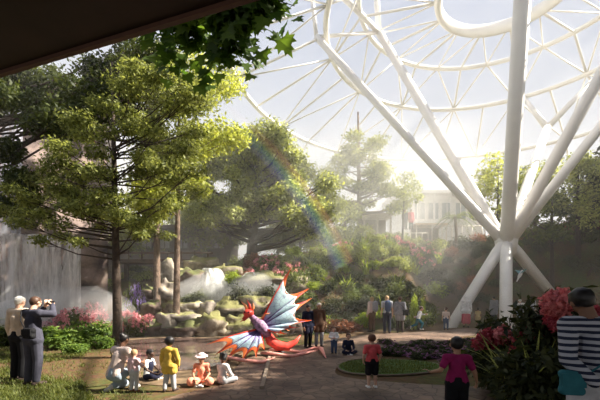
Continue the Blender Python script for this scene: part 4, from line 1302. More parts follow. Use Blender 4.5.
def wing(name, root, tips, depth, bill, inner=.76, deep=.88):
    """tips: (col,row) of each finger tip, first is the leading edge; a thin membrane with thickness between fingers"""
    rt = D(*root); n = len(tips); NU, NV = 14, 8
    def finger(i, u):
        tp = D(*tips[i]) + Vector((0, depth[i], 0)); p = rt.lerp(tp, u)
        return p + Vector((0, -bill * math.sin(PI * u), .05 * math.sin(PI * u) * (1 - i / n)))
    def pt(i, v, u, side):
        a, b = finger(i, u), finger(i + 1, u); p = a.lerp(b, v)
        return p + Vector((0, -.10 * math.sin(PI * v) * u + side * .008, 0))
    def umax(v, k): return k * (1 - (1 - deep) * math.sin(PI * v) ** .7)
    def patch(m, ua, ub, mi=0):
        for i in range(n - 1):
            vs = []
            for side in (-1, 1):
                for a in range(NU + 1):
                    for b in range(NV + 1):
                        v = b / NV; lo_, hi_ = ua(v), ub(v); vs.append(pt(i, v, lerp(lo_, hi_, a / NU), side))
            K = (NU + 1) * (NV + 1); fs = []
            for a in range(NU):
                for b in range(NV):
                    q = a * (NV + 1) + b; fs += [(q, q + 1, q + NV + 2, q + NV + 1), (K + q, K + q + NV + 1, K + q + NV + 2, K + q + 1)]
            for b in range(NV):
                q = NU * (NV + 1) + b; fs.append((q, q + 1, K + q + 1, K + q)); fs.append((b + 1, b, K + b, K + b + 1))
            for a in range(NU):
                q = a * (NV + 1); fs.append((q, q + NV + 1, K + q + NV + 1, K + q)); q += NV; fs.append((q + NV + 1, q, K + q, K + q + NV + 1))
            m.add(vs, fs, mi)
    m = MB(); patch(m, lambda v: .02, lambda v: umax(v, inner)); wo_ = m.build(name, wmat, dr)
    m = MB(); patch(m, lambda v: umax(v, inner) - .005, lambda v: 1 - .36 * math.sin(PI * v) ** .55)
    fo = m.build('fringe', fr, wo_)
    for i in range(n):
        m = MB(); m.tube([finger(i, u) for u in (0, .2, .4, .6, .8, 1.0)], [.045, .035, .028, .022, .016, .004], 6)
        m.build('finger', vein if 0 < i < n - 1 else fr2, wo_)
    return wo_


wing('upper_wing', (259, 327), [(291, 266), (310, 288), (313, 298), (312, 321), (300, 328), (287, 334)], [.5, .45, .35, .2, .1, 0], .25)
wing('lower_wing', (261, 329), [(211, 342), (219, 352), (228, 358), (245, 359), (258, 356), (266, 350)], [-.5, -.6, -.65, -.6, -.4, -.2], .2, .64, .86)
dred = plain('dragon_red', (.72, .07, .05), .4, var=.3, scale=9); dorg = plain('dragon_orange', (.90, .28, .10), .45, var=.2, scale=9)
dpur = plain('dragon_mottled', (.26, .15, .24), .6, var=.6, scale=16)
m = MB(); pts = [D(250, 315), D(255, 320, -.1), D(260, 325, -.15), D(265, 331, -.12), D(269, 338, -.05)]
for (a, b, r1, r2) in zip(pts, pts[1:], (.075, .10, .16, .15), (.10, .16, .15, .10)): m.cap(a, b, r1, r2)
body = m.remesh('body', dpur, dr, .03)
m = MB(); m.ell(D(248.5, 313, -.12), (.15, .17, .11)); m.cap(D(249, 314, -.12), D(243, 318.5, -.2), .09, .035); m.cap(D(248, 316, -.1), D(244, 321, -.15), .05, .02)
hd = m.remesh('head', dred, dr, .022)
for k, (a, b, r) in enumerate((((248, 311), (241, 301), .06), ((250, 310), (247, 300), .05), ((252, 311), (253, 303), .045), ((246, 317), (240, 322), .03))):
    m = MB(); q = D(*a, -.1); e = D(*b, -.05); m.tube([q, q.lerp(e, .5) + Vector((.03, 0, .0)), e], [r, r * .7, .005], 8); m.build('horn', dred if k % 2 else dorg, hd)
for dx in (-.11, .07):
    m = MB(); m.ell(D(247, 312.5, -.27) + Vector((dx * .6, 0, .01)), .025); m.build('eye', plain('eye_dark', (.01, .01, .012), .15), hd)
m = MB(); m.tube([D(267, 333), D(271, 341, -.1), D(279, 346, -.15), D(288, 346.5, -.15), D(296, 341.5, -.1), D(300.5, 335, -.05)], [.12, .17, .17, .13, .07, .008], 10, flat=.75)
m.build('tail', dred, dr)
for k, (a, b) in enumerate((((270, 330), (278, 337)), ((272, 329), (285, 335)), ((273, 327), (290, 331)), ((262, 318), (270, 313)), ((258, 333), (253, 345)))):
    m = MB(); q = D(*a, -.1); e = D(*b, -.15); m.tube([q, q.lerp(e, .5) + Vector((0, -.02, .04)), e], [.05, .04, .004], 7, flat=.5); m.build('plume', dorg, dr)
pk = plain('dragon_pink', (.80, .33, .27), .5, var=.15)
for k, pts in enumerate(([(270, 349), (284, 350.5), (300, 350), (314, 347), (321, 349), (326, 356)], [(262, 352), (276, 355), (292, 354), (306, 351.5), (318, 351)], [(222, 355), (240, 361), (262, 360), (275, 356)])):
    m = MB(); pts = [Vector((*(G(a, b + 1.5, .06).xy), .08 + .05 * math.sin(i * 2))) - OFF for i, (a, b) in enumerate(pts)]
    m.tube(pts, [.07] * (len(pts) - 1) + [.015], 7, flat=.6); m.build('tail_streamer', pk, dr)
m = MB(); p = G(280, 353) - OFF; m.tube([Vector((p.x, p.y, -.05)), D(278, 343, -.1)], .05, 10); m.ell(Vector((p.x, p.y, .03)), (.16, .16, .05)); m.build('support_pole', plain('pole_dark', (.07, .06, .06), .5), dr)

# bird by the right column leg
bd = empty('bird', P(520, 275, 19.0), 'small white bird with teal wings flying just left of the right column leg', 'bird')
wht = plain('bird_white', (.85, .85, .82), .6, var=.05); teal = plain('bird_teal', (.25, .50, .52), .6)
m = MB(); m.ell((0, 0, 0), (.09, .10, .20), Matrix.Rotation(.5, 3, 'Y')); m.ell((.10, -.02, .20), .075); m.cap((.14, -.05, .20), (.20, -.08, .18), .025, .006); m.cap((-.06, 0, -.12), (-.16, .02, -.34), .05, .03)
m.remesh('body', wht, bd, .02)
for s in (-1, 1):
    m = MB(); q = [Vector((0, s * .05, .08)), Vector((.08, s * .25, .22)), Vector((.02, s * .5, .30))]
    m.tube(q, [.05, .11, .01], 8, flat=.18); m.build('wing', teal, bd)
# ------------------------------------------------------------------- people
def cloth(name, col, rough=.85, var=.14, scale=14): return plain('cloth_' + name, col, rough, 0, var, scale, .15, .15)


SKIN = {'light': plain('skin_light', (.62, .38, .27), .5, var=.06), 'tan': plain('skin_tan', (.42, .23, .14), .5, var=.06),
        'brown': plain('skin_brown', (.20, .10, .06), .5, var=.06), 'dark': plain('skin_dark', (.085, .045, .030), .5, var=.06)}
HAIRM = {'black': plain('hair_black', (.012, .010, .010), .45, var=.3, scale=40, bump=.4), 'brown': plain('hair_brown', (.075, .036, .020), .5, var=.3, scale=40, bump=.4),
         'auburn': plain('hair_auburn', (.12, .045, .022), .5, var=.3, scale=40, bump=.4), 'grey': plain('hair_grey', (.42, .40, .38), .6, var=.2, scale=40, bump=.4),
         'white': plain('hair_white', (.70, .67, .62), .6, var=.12, scale=40, bump=.4), 'blond': plain('hair_blond', (.42, .28, .14), .55, var=.25, scale=40, bump=.4)}
EYE = plain('eye_ball', (.015, .012, .012), .15); LIP = plain('lip', (.38, .14, .12), .5)

# joints in fractions of height; +y is the way the person faces, +x the right hand side
ADULT = dict(head=(0, .012, .932), chin=(0, .02, .872), neck=(0, -.004, .842), chest=(0, 0, .725), waist=(0, .004, .620), pelvis=(0, 0, .530),
             sh=(.108, -.005, .812), el=(.138, -.018, .635), wr=(.150, .030, .492), ha=(.150, .045, .445),
             hip=(.052, 0, .515), kn=(.060, .012, .280), an=(.062, -.012, .045), to=(.072, .085, .018))
CHILD = dict(head=(0, .012, .905), chin=(0, .022, .825), neck=(0, -.004, .795), chest=(0, 0, .685), waist=(0, .006, .585), pelvis=(0, 0, .485),
             sh=(.108, -.005, .752), el=(.142, -.015, .595), wr=(.155, .030, .465), ha=(.156, .045, .420),
             hip=(.056, 0, .470), kn=(.062, .012, .255), an=(.064, -.010, .045), to=(.075, .095, .020))


def sides(base, over):
    """joint table with left (x<0) and right joints; over holds pose changes such as 'elR': (x, y, z)"""
    J = {}
    for k, v in base.items():
        if k in ('head', 'chin', 'neck', 'chest', 'waist', 'pelvis'): J[k] = Vector(v)
        else:
            J[k + 'R'] = Vector(v); J[k + 'L'] = Vector((-v[0], v[1], v[2]))
    for k, v in over.items(): J[k] = Vector(v)
    return J


def hand(m, wr, ha, S, side, r, curl=.35, inward=None):
    """palm, four unequal bent fingers and a thumb leaving the side of the palm; S = height in metres"""
    d = (ha - wr).normalized(); L = .105 * S * (1 if S > 1.3 else 1.02)
    ref = Vector((0, 1, 0)) if abs(d.y) < .8 else Vector((0, 0, 1))
    w_ = (ref - d * ref.dot(d)).normalized()          # across the palm, thumb side
    nrm = d.cross(w_) * side                            # palm faces the body
    p0 = wr + d * L * .08; pe = wr + d * L * .50
    for k in (-1, -.33, .33, 1): m.cap(p0 + w_ * k * L * .10, pe + w_ * k * L * .20, r * 1.35, r * 1.2, 8)
    for k, ln in ((-1, .36), (-.33, .46), (.33, .50), (1, .45)):
        a = pe + w_ * k * L * .21; b = a + (d * math.cos(curl) - nrm * math.sin(curl) * -1 * -1) * L * ln * .5
        c = b + (d * math.cos(curl * 2.2) - nrm * math.sin(curl * 2.2)) * L * ln * .5
        m.cap(a, b, r, r * .95, 7); m.cap(b, c, r * .95, r * .8, 7)
    a = p0 + w_ * L * .18 + d * L * .05; b = a + (w_ * .75 + d * .75).normalized() * L * .26; c = b + (d * .95 + w_ * .15 - nrm * .25).normalized() * L * .20
    m.cap(a, b, r * 1.25, r * 1.05, 7); m.cap(b, c, r * 1.05, r * .85, 7)


def person(label, loc, yaw, S, child=False, pose=None, skin='light', hair=('short', 'black'), top=('t', None), bottom=('trousers', None), shoes=None,
           voxel=None, build=1.0, turn=0.0, nod=0.0, face=True, group=None, cat='person', sleeves='short', neck_skin=True, extra=None):
    base = dict(CHILD if child else ADULT)
    J = {k: v * S for k, v in sides(base, pose or {}).items()}
    root = empty('person', loc, label, cat, group, rz=yaw)
    B = build; vx = voxel or .012
    fr = max(.0066 * S / 1.7 * 1.25, vx * .8)
    # --- body: one continuous skin
    hr = (.0535 if not child else .0740) * S
    up = (J['head'] - J['neck']).normalized()
    Rh = Matrix.Rotation(-turn, 3, 'Z') @ Matrix.Rotation(nod, 3, 'X')
    lean = Vector((0, 0, 1)).rotation_difference(up).to_matrix()
    Rh = lean @ Rh
    hd = J['head']
    m = MB()
    m.ell(hd + Rh @ Vector((0, -.06 * hr, .12 * hr)), (hr * .90, hr * 1.08, hr * 1.02), Rh, 18, 12)     # skull
    m.ell(hd + Rh @ Vector((0, .22 * hr, -.42 * hr)), (hr * .70, hr * .78, hr * .72), Rh, 14, 10)        # jaw
    m.ell(hd + Rh @ Vector((0, .82 * hr, -.92 * hr)) * .93, hr * .24, Rh)                                # chin
    m.cap(hd + Rh @ Vector((0, 1.0 * hr, .08 * hr)), hd + Rh @ Vector((0, 1.14 * hr, -.26 * hr)), hr * .10, hr * .17, 8)   # nose
    m.ell(hd + Rh @ Vector((0, .92 * hr, -.55 * hr)), (hr * .30, hr * .12, hr * .09), Rh)                # mouth
    for s in (-1, 1):
        m.ell(hd + Rh @ Vector((s * .93 * hr, -.02 * hr, -.10 * hr)), (hr * .13, hr * .22, hr * .30), Rh)    # ears
        m.ell(hd + Rh @ Vector((s * .42 * hr, .80 * hr, .22 * hr)), (hr * .28, hr * .15, hr * .10), Rh)      # brow
    nr = (.032 if not child else .034) * S
    m.cap(J['neck'] - up * .01 * S, hd - up * hr * .3 - Rh @ Vector((0, .1 * hr, 0)), nr * 1.15, nr, 12)
    tw = B * S
    m.cap(J['chest'], J['neck'], .070 * tw, .034 * tw); m.cap(J['waist'], J['chest'], .062 * tw, .072 * tw); m.cap(J['pelvis'], J['waist'], .068 * tw, .062 * tw)
    m.cap(J['shL'], J['shR'], .036 * tw, .036 * tw); m.cap(J['hipL'], J['hipR'], .062 * tw, .062 * tw)
    for s, q in ((-1, 'L'), (1, 'R')):
        m.cap(J['sh' + q], J['el' + q], .031 * tw, .024 * tw); m.cap(J['el' + q], J['wr' + q], .024 * tw, .016 * S)
        hand(m, J['wr' + q], J['ha' + q], S, s, fr)
        m.cap(J['hip' + q], J['kn' + q], .052 * tw, .036 * tw); m.cap(J['kn' + q], J['an' + q], .036 * tw, .022 * tw)
        m.ell(J['kn' + q].lerp(J['an' + q], .3) - Vector((0, .008 * S, 0)), .036 * tw)
        m.cap(J['an' + q] - Vector((0, .01 * S, .01 * S)), J['to' + q], .024 * S, .018 * S)
    body = m.remesh('body', SKIN[skin], root, vx, 2)
    if face:
        for s in (-1, 1):
            m = MB(); m.ell(hd + Rh @ Vector((s * .36 * hr, .90 * hr, .03 * hr)), (hr * .15, hr * .10, hr * .09), Rh); m.build('eye', EYE, root)
        m = MB(); m.ell(hd + Rh @ Vector((0, 1.0 * hr, -.56 * hr)), (hr * .26, hr * .07, hr * .07), Rh); m.build('mouth', LIP, root)
    # --- hair
    if hair:
        st, hc = hair[0], hair[1]; m = MB()
        def hp(x, y, z): return hd + Rh @ Vector((x * hr, y * hr, z * hr))
        m.ell(hp(0, -.18, .24), (hr * .99, hr * 1.06, hr * 1.02), Rh, 20, 14, nz=.05, nf=4)
        m.ell(hp(0, .35, .78), (hr * .72, hr * .55, hr * .34), Rh, nz=.08, nf=4)
        for s in (-1, 1): m.ell(hp(s * .70, .05, .15), (hr * .26, hr * .50, hr * .50), Rh)
        m.ell(hp(0, -.62, -.35), (hr * .66, hr * .42, hr * .42), Rh)
        if st == 'afro': m.ell(hp(0, -.2, .35), (hr * 1.22, hr * 1.18, hr * 1.15), Rh, 22, 14, nz=.10, nf=5)
        if st in ('bob', 'long'):
            ln = -.95 if st == 'bob' else -2.0
            for s in (-1, 0, 1): m.cap(hp(s * .62, -.45 - .2 * (s == 0), .1), hp(s * .6, -.55, ln), hr * .42, hr * .30)
        if st == 'bun':
            m.ell(hp(0, -1.0, .75), hr * .52, Rh, nz=.1, nf=4); m.ell(hp(0, -.85, -.15), hr * .40, Rh)
        if st == 'curly':
            for k in range(16):
                a = k * 2.4; m.ell(hp(.75 * math.sin(a), -.35 + .6 * math.cos(a), .25 + .7 * math.sin(k * 1.7)), hr * .40)
        m.remesh('hair', HAIRM[hc], root, max(vx, .012), 1)
    # --- garment on the upper body
    kind, tm = top
    if tm is not None:
        g = .012 * S; m = MB()
        m.cap(J['chest'], J['neck'] - up * .022 * S, .070 * tw + g, .038 * tw + g * .6); m.cap(J['waist'], J['chest'], .064 * tw + g * 1.2, .072 * tw + g)
        sx = (J['hipR'] - J['hipL']).normalized()
        for q in (-1, -.33, .33, 1): m.cap(J['pelvis'].lerp(J['waist'], .05) + sx * q * .052 * tw, J['waist'] + sx * q * .034 * tw, .053 * tw + g * 1.2, .050 * tw + g)
        m.cap(J['shL'], J['shR'], .038 * tw + g, .038 * tw + g)
        m.cap(J['neck'] - up * .03 * S + Vector((.03 * S, 0, 0)), J['shR'], .03 * tw + g * .7, .036 * tw + g); m.cap(J['neck'] - up * .03 * S - Vector((.03 * S, 0, 0)), J['shL'], .03 * tw + g * .7, .036 * tw + g)
        if kind in ('coat', 'dress', 'long'):
            dl = {'coat': .55, 'dress': .95, 'long': .35}[kind]
            for q in 'LR': m.cap(J['hip' + q], J['hip' + q].lerp(J['kn' + q], dl), .070 * tw + g, .066 * tw + g * (1.5 if kind == 'dress' else 1))
        for q in 'LR':
            if sleeves == 'short': m.cap(J['sh' + q], J['sh' + q].lerp(J['el' + q], .62), .033 * tw + g * .8, .029 * tw + g * .8)
            elif sleeves == 'long':
                m.cap(J['sh' + q], J['el' + q], .035 * tw + g * .9, .028 * tw + g * .8); m.cap(J['el' + q], J['el' + q].lerp(J['wr' + q], .92), .028 * tw + g * .8, .021 * tw + g * .6)
        if kind in ('hood', 'coat', 'dress', 'long'): m.cap(J['hipL'], J['hipR'], .076 * tw + g, .076 * tw + g); m.cap(J['pelvis'], J['waist'], .080 * tw + g, .070 * tw + g)
        if kind == 'hood':
            for q in 'LR': m.cap(J['hip' + q], J['hip' + q].lerp(J['kn' + q], .38), .070 * tw + g, .070 * tw + g)
            m.ell(J['neck'] - Vector((0, .055 * S, .012 * S)), (.075 * S, .045 * S, .055 * S), nz=.08)
        m.remesh({'t': 'shirt', 'coat': 'coat', 'dress': 'dress', 'long': 'tunic', 'hood': 'jacket', 'jacket': 'jacket'}[kind], tm, root, vx * 1.05, 3)
    kind, bmn = bottom
    if bmn is not None:
        g = .010 * S; m = MB()
        m.cap(J['pelvis'].lerp(J['waist'], .35), J['pelvis'], .066 * tw + g, .068 * tw + g); m.cap(J['hipL'], J['hipR'], .063 * tw + g, .063 * tw + g)
        for q in 'LR':
            if kind == 'trousers':
                m.cap(J['hip' + q], J['kn' + q], .054 * tw + g, .040 * tw + g); m.cap(J['kn' + q], J['an' + q] + (J['kn' + q] - J['an' + q]) * .10, .040 * tw + g, .030 * tw + g)
            elif kind == 'shorts': m.cap(J['hip' + q], J['hip' + q].lerp(J['kn' + q], .80), .056 * tw + g, .050 * tw + g * 1.4)
            elif kind == 'skirt':
                m.cap(J['hip' + q], J['hip' + q].lerp(J['an' + q], .72), .062 * tw + g, .066 * tw + g)
        m.remesh(kind, bmn, root, vx * 1.05, 3)
    if shoes is not None:
        for q in 'LR':
            m = MB(); a, t_ = J['an' + q], J['to' + q]
            m.cap(a - Vector((0, .02 * S, .018 * S)), t_, .030 * S, .024 * S); m.cap(a, a - Vector((0, .016 * S, .02 * S)), .030 * S, .030 * S)
            m.remesh('shoe', shoes, root, vx, 2)
    if extra: extra(root, J, S, hd, hr, Rh)
    return root


def facing(dx, dy):
    """yaw that turns local +y to the world direction (dx, dy)"""
    return math.atan2(-dx, dy)


def stand(px, py, hpx): p = G(px, py); return p, hpx * p.y / F


# poses (fractions of height)
SIT = dict(pelvis=(0, 0, .085), waist=(0, .005, .185), chest=(0, .02, .290), neck=(0, .03, .40), head=(0, .05, .515), hipR=(.062, .01, .075), hipL=(-.062, .01, .075),
           shR=(.108, .02, .362), shL=(-.108, .02, .362), elR=(.15, .07, .22), elL=(-.15, .07, .22), wrR=(.10, .19, .15), wrL=(-.10, .19, .15), haR=(.07, .23, .13), haL=(-.07, .23, .13),
           knR=(.17, .19, .10), knL=(-.17, .19, .10), anR=(.02, .24, .045), anL=(-.02, .20, .045), toR=(-.05, .27, .03), toL=(.06, .25, .03))


def mk_cap(name, mat_, brim=True, wide=False):
    def f(root, J, S, hd, hr, Rh):
        m = MB(); m.ell(hd + Rh @ Vector((0, -.1 * hr, .42 * hr)), (hr * 1.05, hr * 1.14, hr * .85), Rh, 20, 12)
        if wide: m.ell(hd + Rh @ Vector((0, -.02 * hr, .42 * hr)), (hr * 1.75, hr * 1.75, hr * .14), Rh, 24, 8)
        elif brim: m.ell(hd + Rh @ Vector((0, .95 * hr, .42 * hr)), (hr * .70, hr * .62, hr * .10), Rh)
        m.remesh(name, mat_, root, .012, 1)
    return f


yellow = cloth('yellow', (.70, .47, .09)); white = cloth('white', (.72, .70, .68)); pinkc = cloth('pale_pink', (.72, .50, .52)); grey = cloth('grey', (.26, .26, .28)); lgrey = cloth('light_grey', (.48, .48, .50))
navy = cloth('navy', (.018, .020, .040)); black = cloth('black', (.012, .012, .014)); charcoal = cloth('charcoal', (.055, .055, .075)); beige = cloth('beige', (.62, .50, .38)); denim = cloth('denim', (.06, .09, .16))
redc = cloth('coral_red', (.66, .10, .11)); magenta = cloth('magenta', (.28, .018, .10)); cream = cloth('cream_pink', (.70, .56, .50)); coralc = cloth('coral', (.78, .30, .20)); tealc = cloth('teal', (.03, .14, .17))
brownc = cloth('brown', (.14, .08, .05)); redskirt = cloth('red_skirt', (.50, .09, .12)); yel2 = cloth('straw', (.62, .47, .22)); jeans = cloth('pale_jeans', (.30, .36, .42)); shoe_w = cloth('shoe_white', (.65, .63, .60)); shoe_d = cloth('shoe_dark', (.05, .035, .03)); shoe_b = cloth('shoe_brown', (.22, .09, .05))

# --- the couple at the left
p, S = stand(33, 385.5, 89)
S *= 1.0
dirc = facing(.30, .95)
sb = P(40, 338, p.y)
person('man in dark grey suit photographing the waterfall, right arm raised to his face', p, dirc, S, pose=dict(
    head=(0, .03, .935), elR=(.20, .08, .80), wrR=(.09, .16, .905), haR=(.045, .17, .925), elL=(-.16, .10, .70), wrL=(-.05, .17, .87), haL=(-.03, .175, .915)),
    skin='light', hair=('short', 'brown'), top=('jacket', charcoal), sleeves='long', bottom=('trousers', charcoal), shoes=shoe_d, voxel=.011, build=1.02, nod=.25)
J_h = S
cm = empty('camera_device', p + Matrix.Rotation(dirc, 3, 'Z') @ Vector((.03 * S, .185 * S, .925 * S)), 'small dark camera held to the face of the man in the dark suit', 'camera', rz=dirc)
m = MB(); m.box((0, 0, 0), (.12, .05, .08)); m.tube([(0, .02, 0), (0, .07, 0)], .028, 10); m.build('camera_body', black, cm, smooth=False)


def bag(loc, yaw, size, mat_, label, strap_pts, name='shoulder_bag', cat='bag'):
    t = empty(name, loc, label, cat, rz=yaw); w_, d_, h_ = size
    m = MB()
    for sx in (-1, 1):
        for sz in (-1, 1): m.cap(Vector((sx * (w_ / 2 - d_ * .4), -d_ * .1, sz * (h_ / 2 - d_ * .4))), Vector((sx * (w_ / 2 - d_ * .4), d_ * .1, sz * (h_ / 2 - d_ * .4))), d_ * .45)
    m.box((0, 0, 0), (w_ - d_ * .3, d_ * .9, h_ - d_ * .5)); m.box((0, 0, 0), (w_ - d_ * .7, d_ * .9, h_))
    po = m.remesh('pouch', mat_, t, .012, 2)
    m = MB(); m.box((0, -d_ * .52, h_ * .12), (w_ * .9, .012, h_ * .55)); m.build('flap', mat_, po, smooth=False)
    iv = Matrix.Rotation(-yaw, 3, 'Z'); m = MB(); m.tube([iv @ (Vector(q) - Vector(loc)) for q in strap_pts], .011, 6, flat=.6); m.build('strap', mat_, t)
    return t


Rm = Matrix.Rotation(dirc, 3, 'Z')
def loc_m(x, y, z): return p + Rm @ Vector((x * S, y * S, z * S))
bag(loc_m(.10, -.115, .60), dirc, (.25, .11, .19), black, 'black shoulder bag on the back of the man in the dark suit', [loc_m(.04, -.12, .65), loc_m(-.03, -.115, .74), loc_m(-.09, -.06, .845), loc_m(-.10, .0, .86), loc_m(-.05, .10, .78)])
p2, S2 = stand(19, 381, 85)
person('white haired person in beige jacket behind the photographing man', p2, facing(.25, .97), S2, skin='light', hair=('short', 'white'), top=('jacket', beige), sleeves='long', bottom=('trousers', black), shoes=shoe_d, voxel=.012, build=1.04)

# --- group on the pond bank
p, S = stand(117, 391, 60)
KNEEL = dict(pelvis=(0, -.03, .20), waist=(0, .0, .30), chest=(.0, .035, .40), neck=(0, .065, .505), head=(.0, .10, .60), hipR=(.058, -.02, .19), hipL=(-.058, -.02, .19), shR=(.108, .055, .475), shL=(-.108, .055, .475),
             elR=(.17, .12, .34), wrR=(.14, .25, .31), haR=(.12, .29, .30), elL=(-.14, .16, .33), wrL=(-.08, .27, .27), haL=(-.06, .31, .26),
             knR=(.09, .20, .27), anR=(.09, .14, .04), toR=(.09, .23, .02), knL=(-.08, .17, .045), anL=(-.075, -.01, .05), toL=(-.075, -.09, .02))
person('woman with black bun hair and cream top kneeling in pale jeans by the tall tree', p, facing(.42, .9), 1.48, pose=KNEEL, skin='brown', hair=('bun', 'black'), top=('t', cream), bottom=('trousers', jeans), shoes=shoe_w, voxel=.011)
p, S = stand(134, 392, 43)
person('toddler in pale pink jacket and grey trousers standing in front of the kneeling woman', p, facing(.25, .97), S, True, pose=dict(elR=(.165, .05, .61), wrR=(.15, .17, .58), haR=(.145, .21, .57)), skin='light', hair=('short', 'blond'), top=('jacket', pinkc), sleeves='long', bottom=('trousers', lgrey), shoes=shoe_b, voxel=.010)
p, S = stand(148, 379.5, 30)
person('child in white shirt and dark vest sitting between toddler and yellow jacket', p, facing(.92, -.15), 1.0, True, pose=SIT, skin='dark', hair=('short', 'black'), top=('t', white), sleeves='short', bottom=('trousers', navy), shoes=shoe_w, voxel=.011,
       extra=lambda root, J, S, hd, hr, Rh: (lambda m: (m.cap(J['waist'], J['chest'], .090 * S, .094 * S), m.cap(J['chest'] + Vector((-.05, 0, .03)), J['chest'] + Vector((.05, 0, .03)), .07 * S), m.remesh('vest', navy, root, .011, 2)))(MB()))
p, S = stand(169.5, 391.5, 54.5)
person('child in hooded yellow jacket standing with back turned at the pond', p, facing(.06, 1), S, True, pose=dict(elR=(.165, -.01, .60), elL=(-.16, .02, .60), kn_=(0, 0, 0), anR=(.075, .03, .045), toR=(.10, .13, .02), anL=(-.075, -.04, .05), toL=(-.10, .06, .02)), skin='brown', hair=('afro', 'black'), top=('hood', yellow), sleeves='long', bottom=('trousers', lgrey), shoes=shoe_d, voxel=.0095, build=1.1)
p, S = stand(202, 384.5, 28)
person('child in pink sun hat and coral dress sitting on the bank facing forward', p, facing(.10, -1), 1.0, True, pose=SIT, skin='tan', hair=('short', 'brown'), top=('dress', coralc), bottom=('shorts', coralc), shoes=shoe_w, voxel=.0105, extra=mk_cap('sun_hat', cloth('hat_pink', (.80, .62, .62)), wide=True))
p, S = stand(222, 384.5, 26)
person('child with curly dark hair in a white shirt sitting right of the pink hat', p, facing(.55, .80), .98, True, pose=SIT, skin='brown', hair=('curly', 'black'), top=('t', white), sleeves='long', bottom=('trousers', lgrey), shoes=shoe_w, voxel=.0105)

# --- on the path
p, S = stand(372, 388.5, 55)
person('child in coral red shirt and black shorts standing before the round lawn', p, facing(-.12, 1), S, True, pose=dict(elR=(.160, -.02, .60), wrR=(.145, .05, .485), haR=(.13, .075, .45), elL=(-.160, -.02, .60), wrL=(-.145, .05, .485), haL=(-.13, .075, .45)), skin='light', hair=('short', 'auburn'), top=('t', redc), bottom=('shorts', black), shoes=shoe_w, voxel=.0095, build=1.08)
p = G(457, 426); S = 1.16
person('child in magenta shirt walking in the dark right foreground', p, facing(.20, 1), S, True, pose=dict(elR=(.185, .0, .60), wrR=(.215, .05, .49), haR=(.22, .07, .455), elL=(-.18, -.04, .62), wrL=(-.275, .01, .585), haL=(-.315, .025, .605), knR=(.066, .06, .25), anR=(.07, .0, .06), toR=(.08, .10, .03), knL=(-.062, .02, .25), anL=(-.066, -.06, .06), toL=(-.075, .02, .02)), skin='tan', hair=('short', 'black'), top=('t', magenta), bottom=('shorts', black), shoes=shoe_w, voxel=.008, build=1.08)
p, S = stand(334, 354, 27.5)
person('small boy in white shirt and blue jeans standing left of the seated child', p, facing(-.1, -1), S, True, pose=dict(elR=(.165, .02, .61), wrR=(.06, .12, .60), haR=(.02, .13, .60), elL=(-.165, .02, .61), wrL=(-.06, .12, .58), haL=(-.02, .13, .58)), skin='light', hair=('short', 'auburn'), top=('t', white), sleeves='long', bottom=('trousers', denim), shoes=shoe_d, voxel=.013, build=1.1)
p, S = stand(348, 354.5, 16)
person('small child in dark navy clothes sitting on the path right of the standing boy', p, facing(.1, -1), 1.02, True, pose=SIT, skin='light', hair=('short', 'brown'), top=('t', navy), sleeves='long', bottom=('trousers', navy), shoes=shoe_w, voxel=.013)
p, S = stand(319, 347, 43)
person('adult in a brown coat standing in shade just right of the dragon wing', p, facing(.2, -1), 1.42, pose={}, skin='tan', hair=('short', 'grey'), top=('coat', brownc), sleeves='long', bottom=('trousers', grey), shoes=shoe_d, voxel=.016)
p, S = stand(308, 348, 43)
person('adult in dark clothes half hidden behind the dragon wing', p, facing(.6, -.8), 1.36, pose={}, skin='tan', hair=('short', 'black'), top=('coat', navy), sleeves='long', bottom=('trousers', black), shoes=shoe_d, voxel=.016)

# --- distant visitors on the back path
Dv = [
    ('woman in pale pink top with grey backpack, leftmost of the three distant visitors', 372, 331.5, 35, -.6, 'light', ('bob', 'blond'), ('t', cream), 'long', ('trousers', brownc)),
    ('fair haired man with dark trousers and rucksack, middle of the three distant visitors', 387, 333.5, 38, .05, 'light', ('short', 'blond'), ('t', lgrey), 'short', ('trousers', navy)),
    ('visitor in grey long shirt with black bag, rightmost of three distant visitors', 400, 332.5, 36, .25, 'light', ('short', 'brown'), ('coat', grey), 'long', ('trousers', shoe_d))]
for i, (lab, px, py, hp_, dx, sk, hr_, tp, slv, bt) in enumerate(Dv):
    p, S = stand(px, py, hp_); yw = facing(dx, 1)
    person(lab, p, yw, S, skin=sk, hair=hr_, top=tp, sleeves=slv, bottom=bt, shoes=shoe_d, voxel=.016, face=False)
    R3 = Matrix.Rotation(yw, 3, 'Z')
    def lm(x, y, z): return p + R3 @ Vector((x * S, y * S, z * S))
    if i < 2:
        t = empty('backpack', lm(0, -.135, .73), ('grey backpack on the woman in the pale pink top', 'dark blue rucksack on the fair haired man in the middle')[i], 'backpack', rz=yw)
        m = MB(); m.cap((0, 0, -.14), (0, 0, .12), .13); m.cap((0, -.05, -.13), (0, -.05, -.02), .09); m.remesh('pack', (grey, denim)[i], t, .018, 2)
        for s in (-1, 1):
            m = MB(); m.tube([(s * .09, .02, .16), (s * .10, .12, .20), (s * .11, .22 , .14)], .018, 6, flat=.5); m.build('strap', (grey, denim)[i], t)
    else:
        bag(lm(.15, -.06, .56), yw, (.26, .10, .26), black, 'black bag at the hip of the visitor in the grey long shirt', [lm(.15, -.06, .62), lm(.06, -.12, .74), lm(-.08, -.04, .85)])
p, S = stand(418, 331.5, 24)
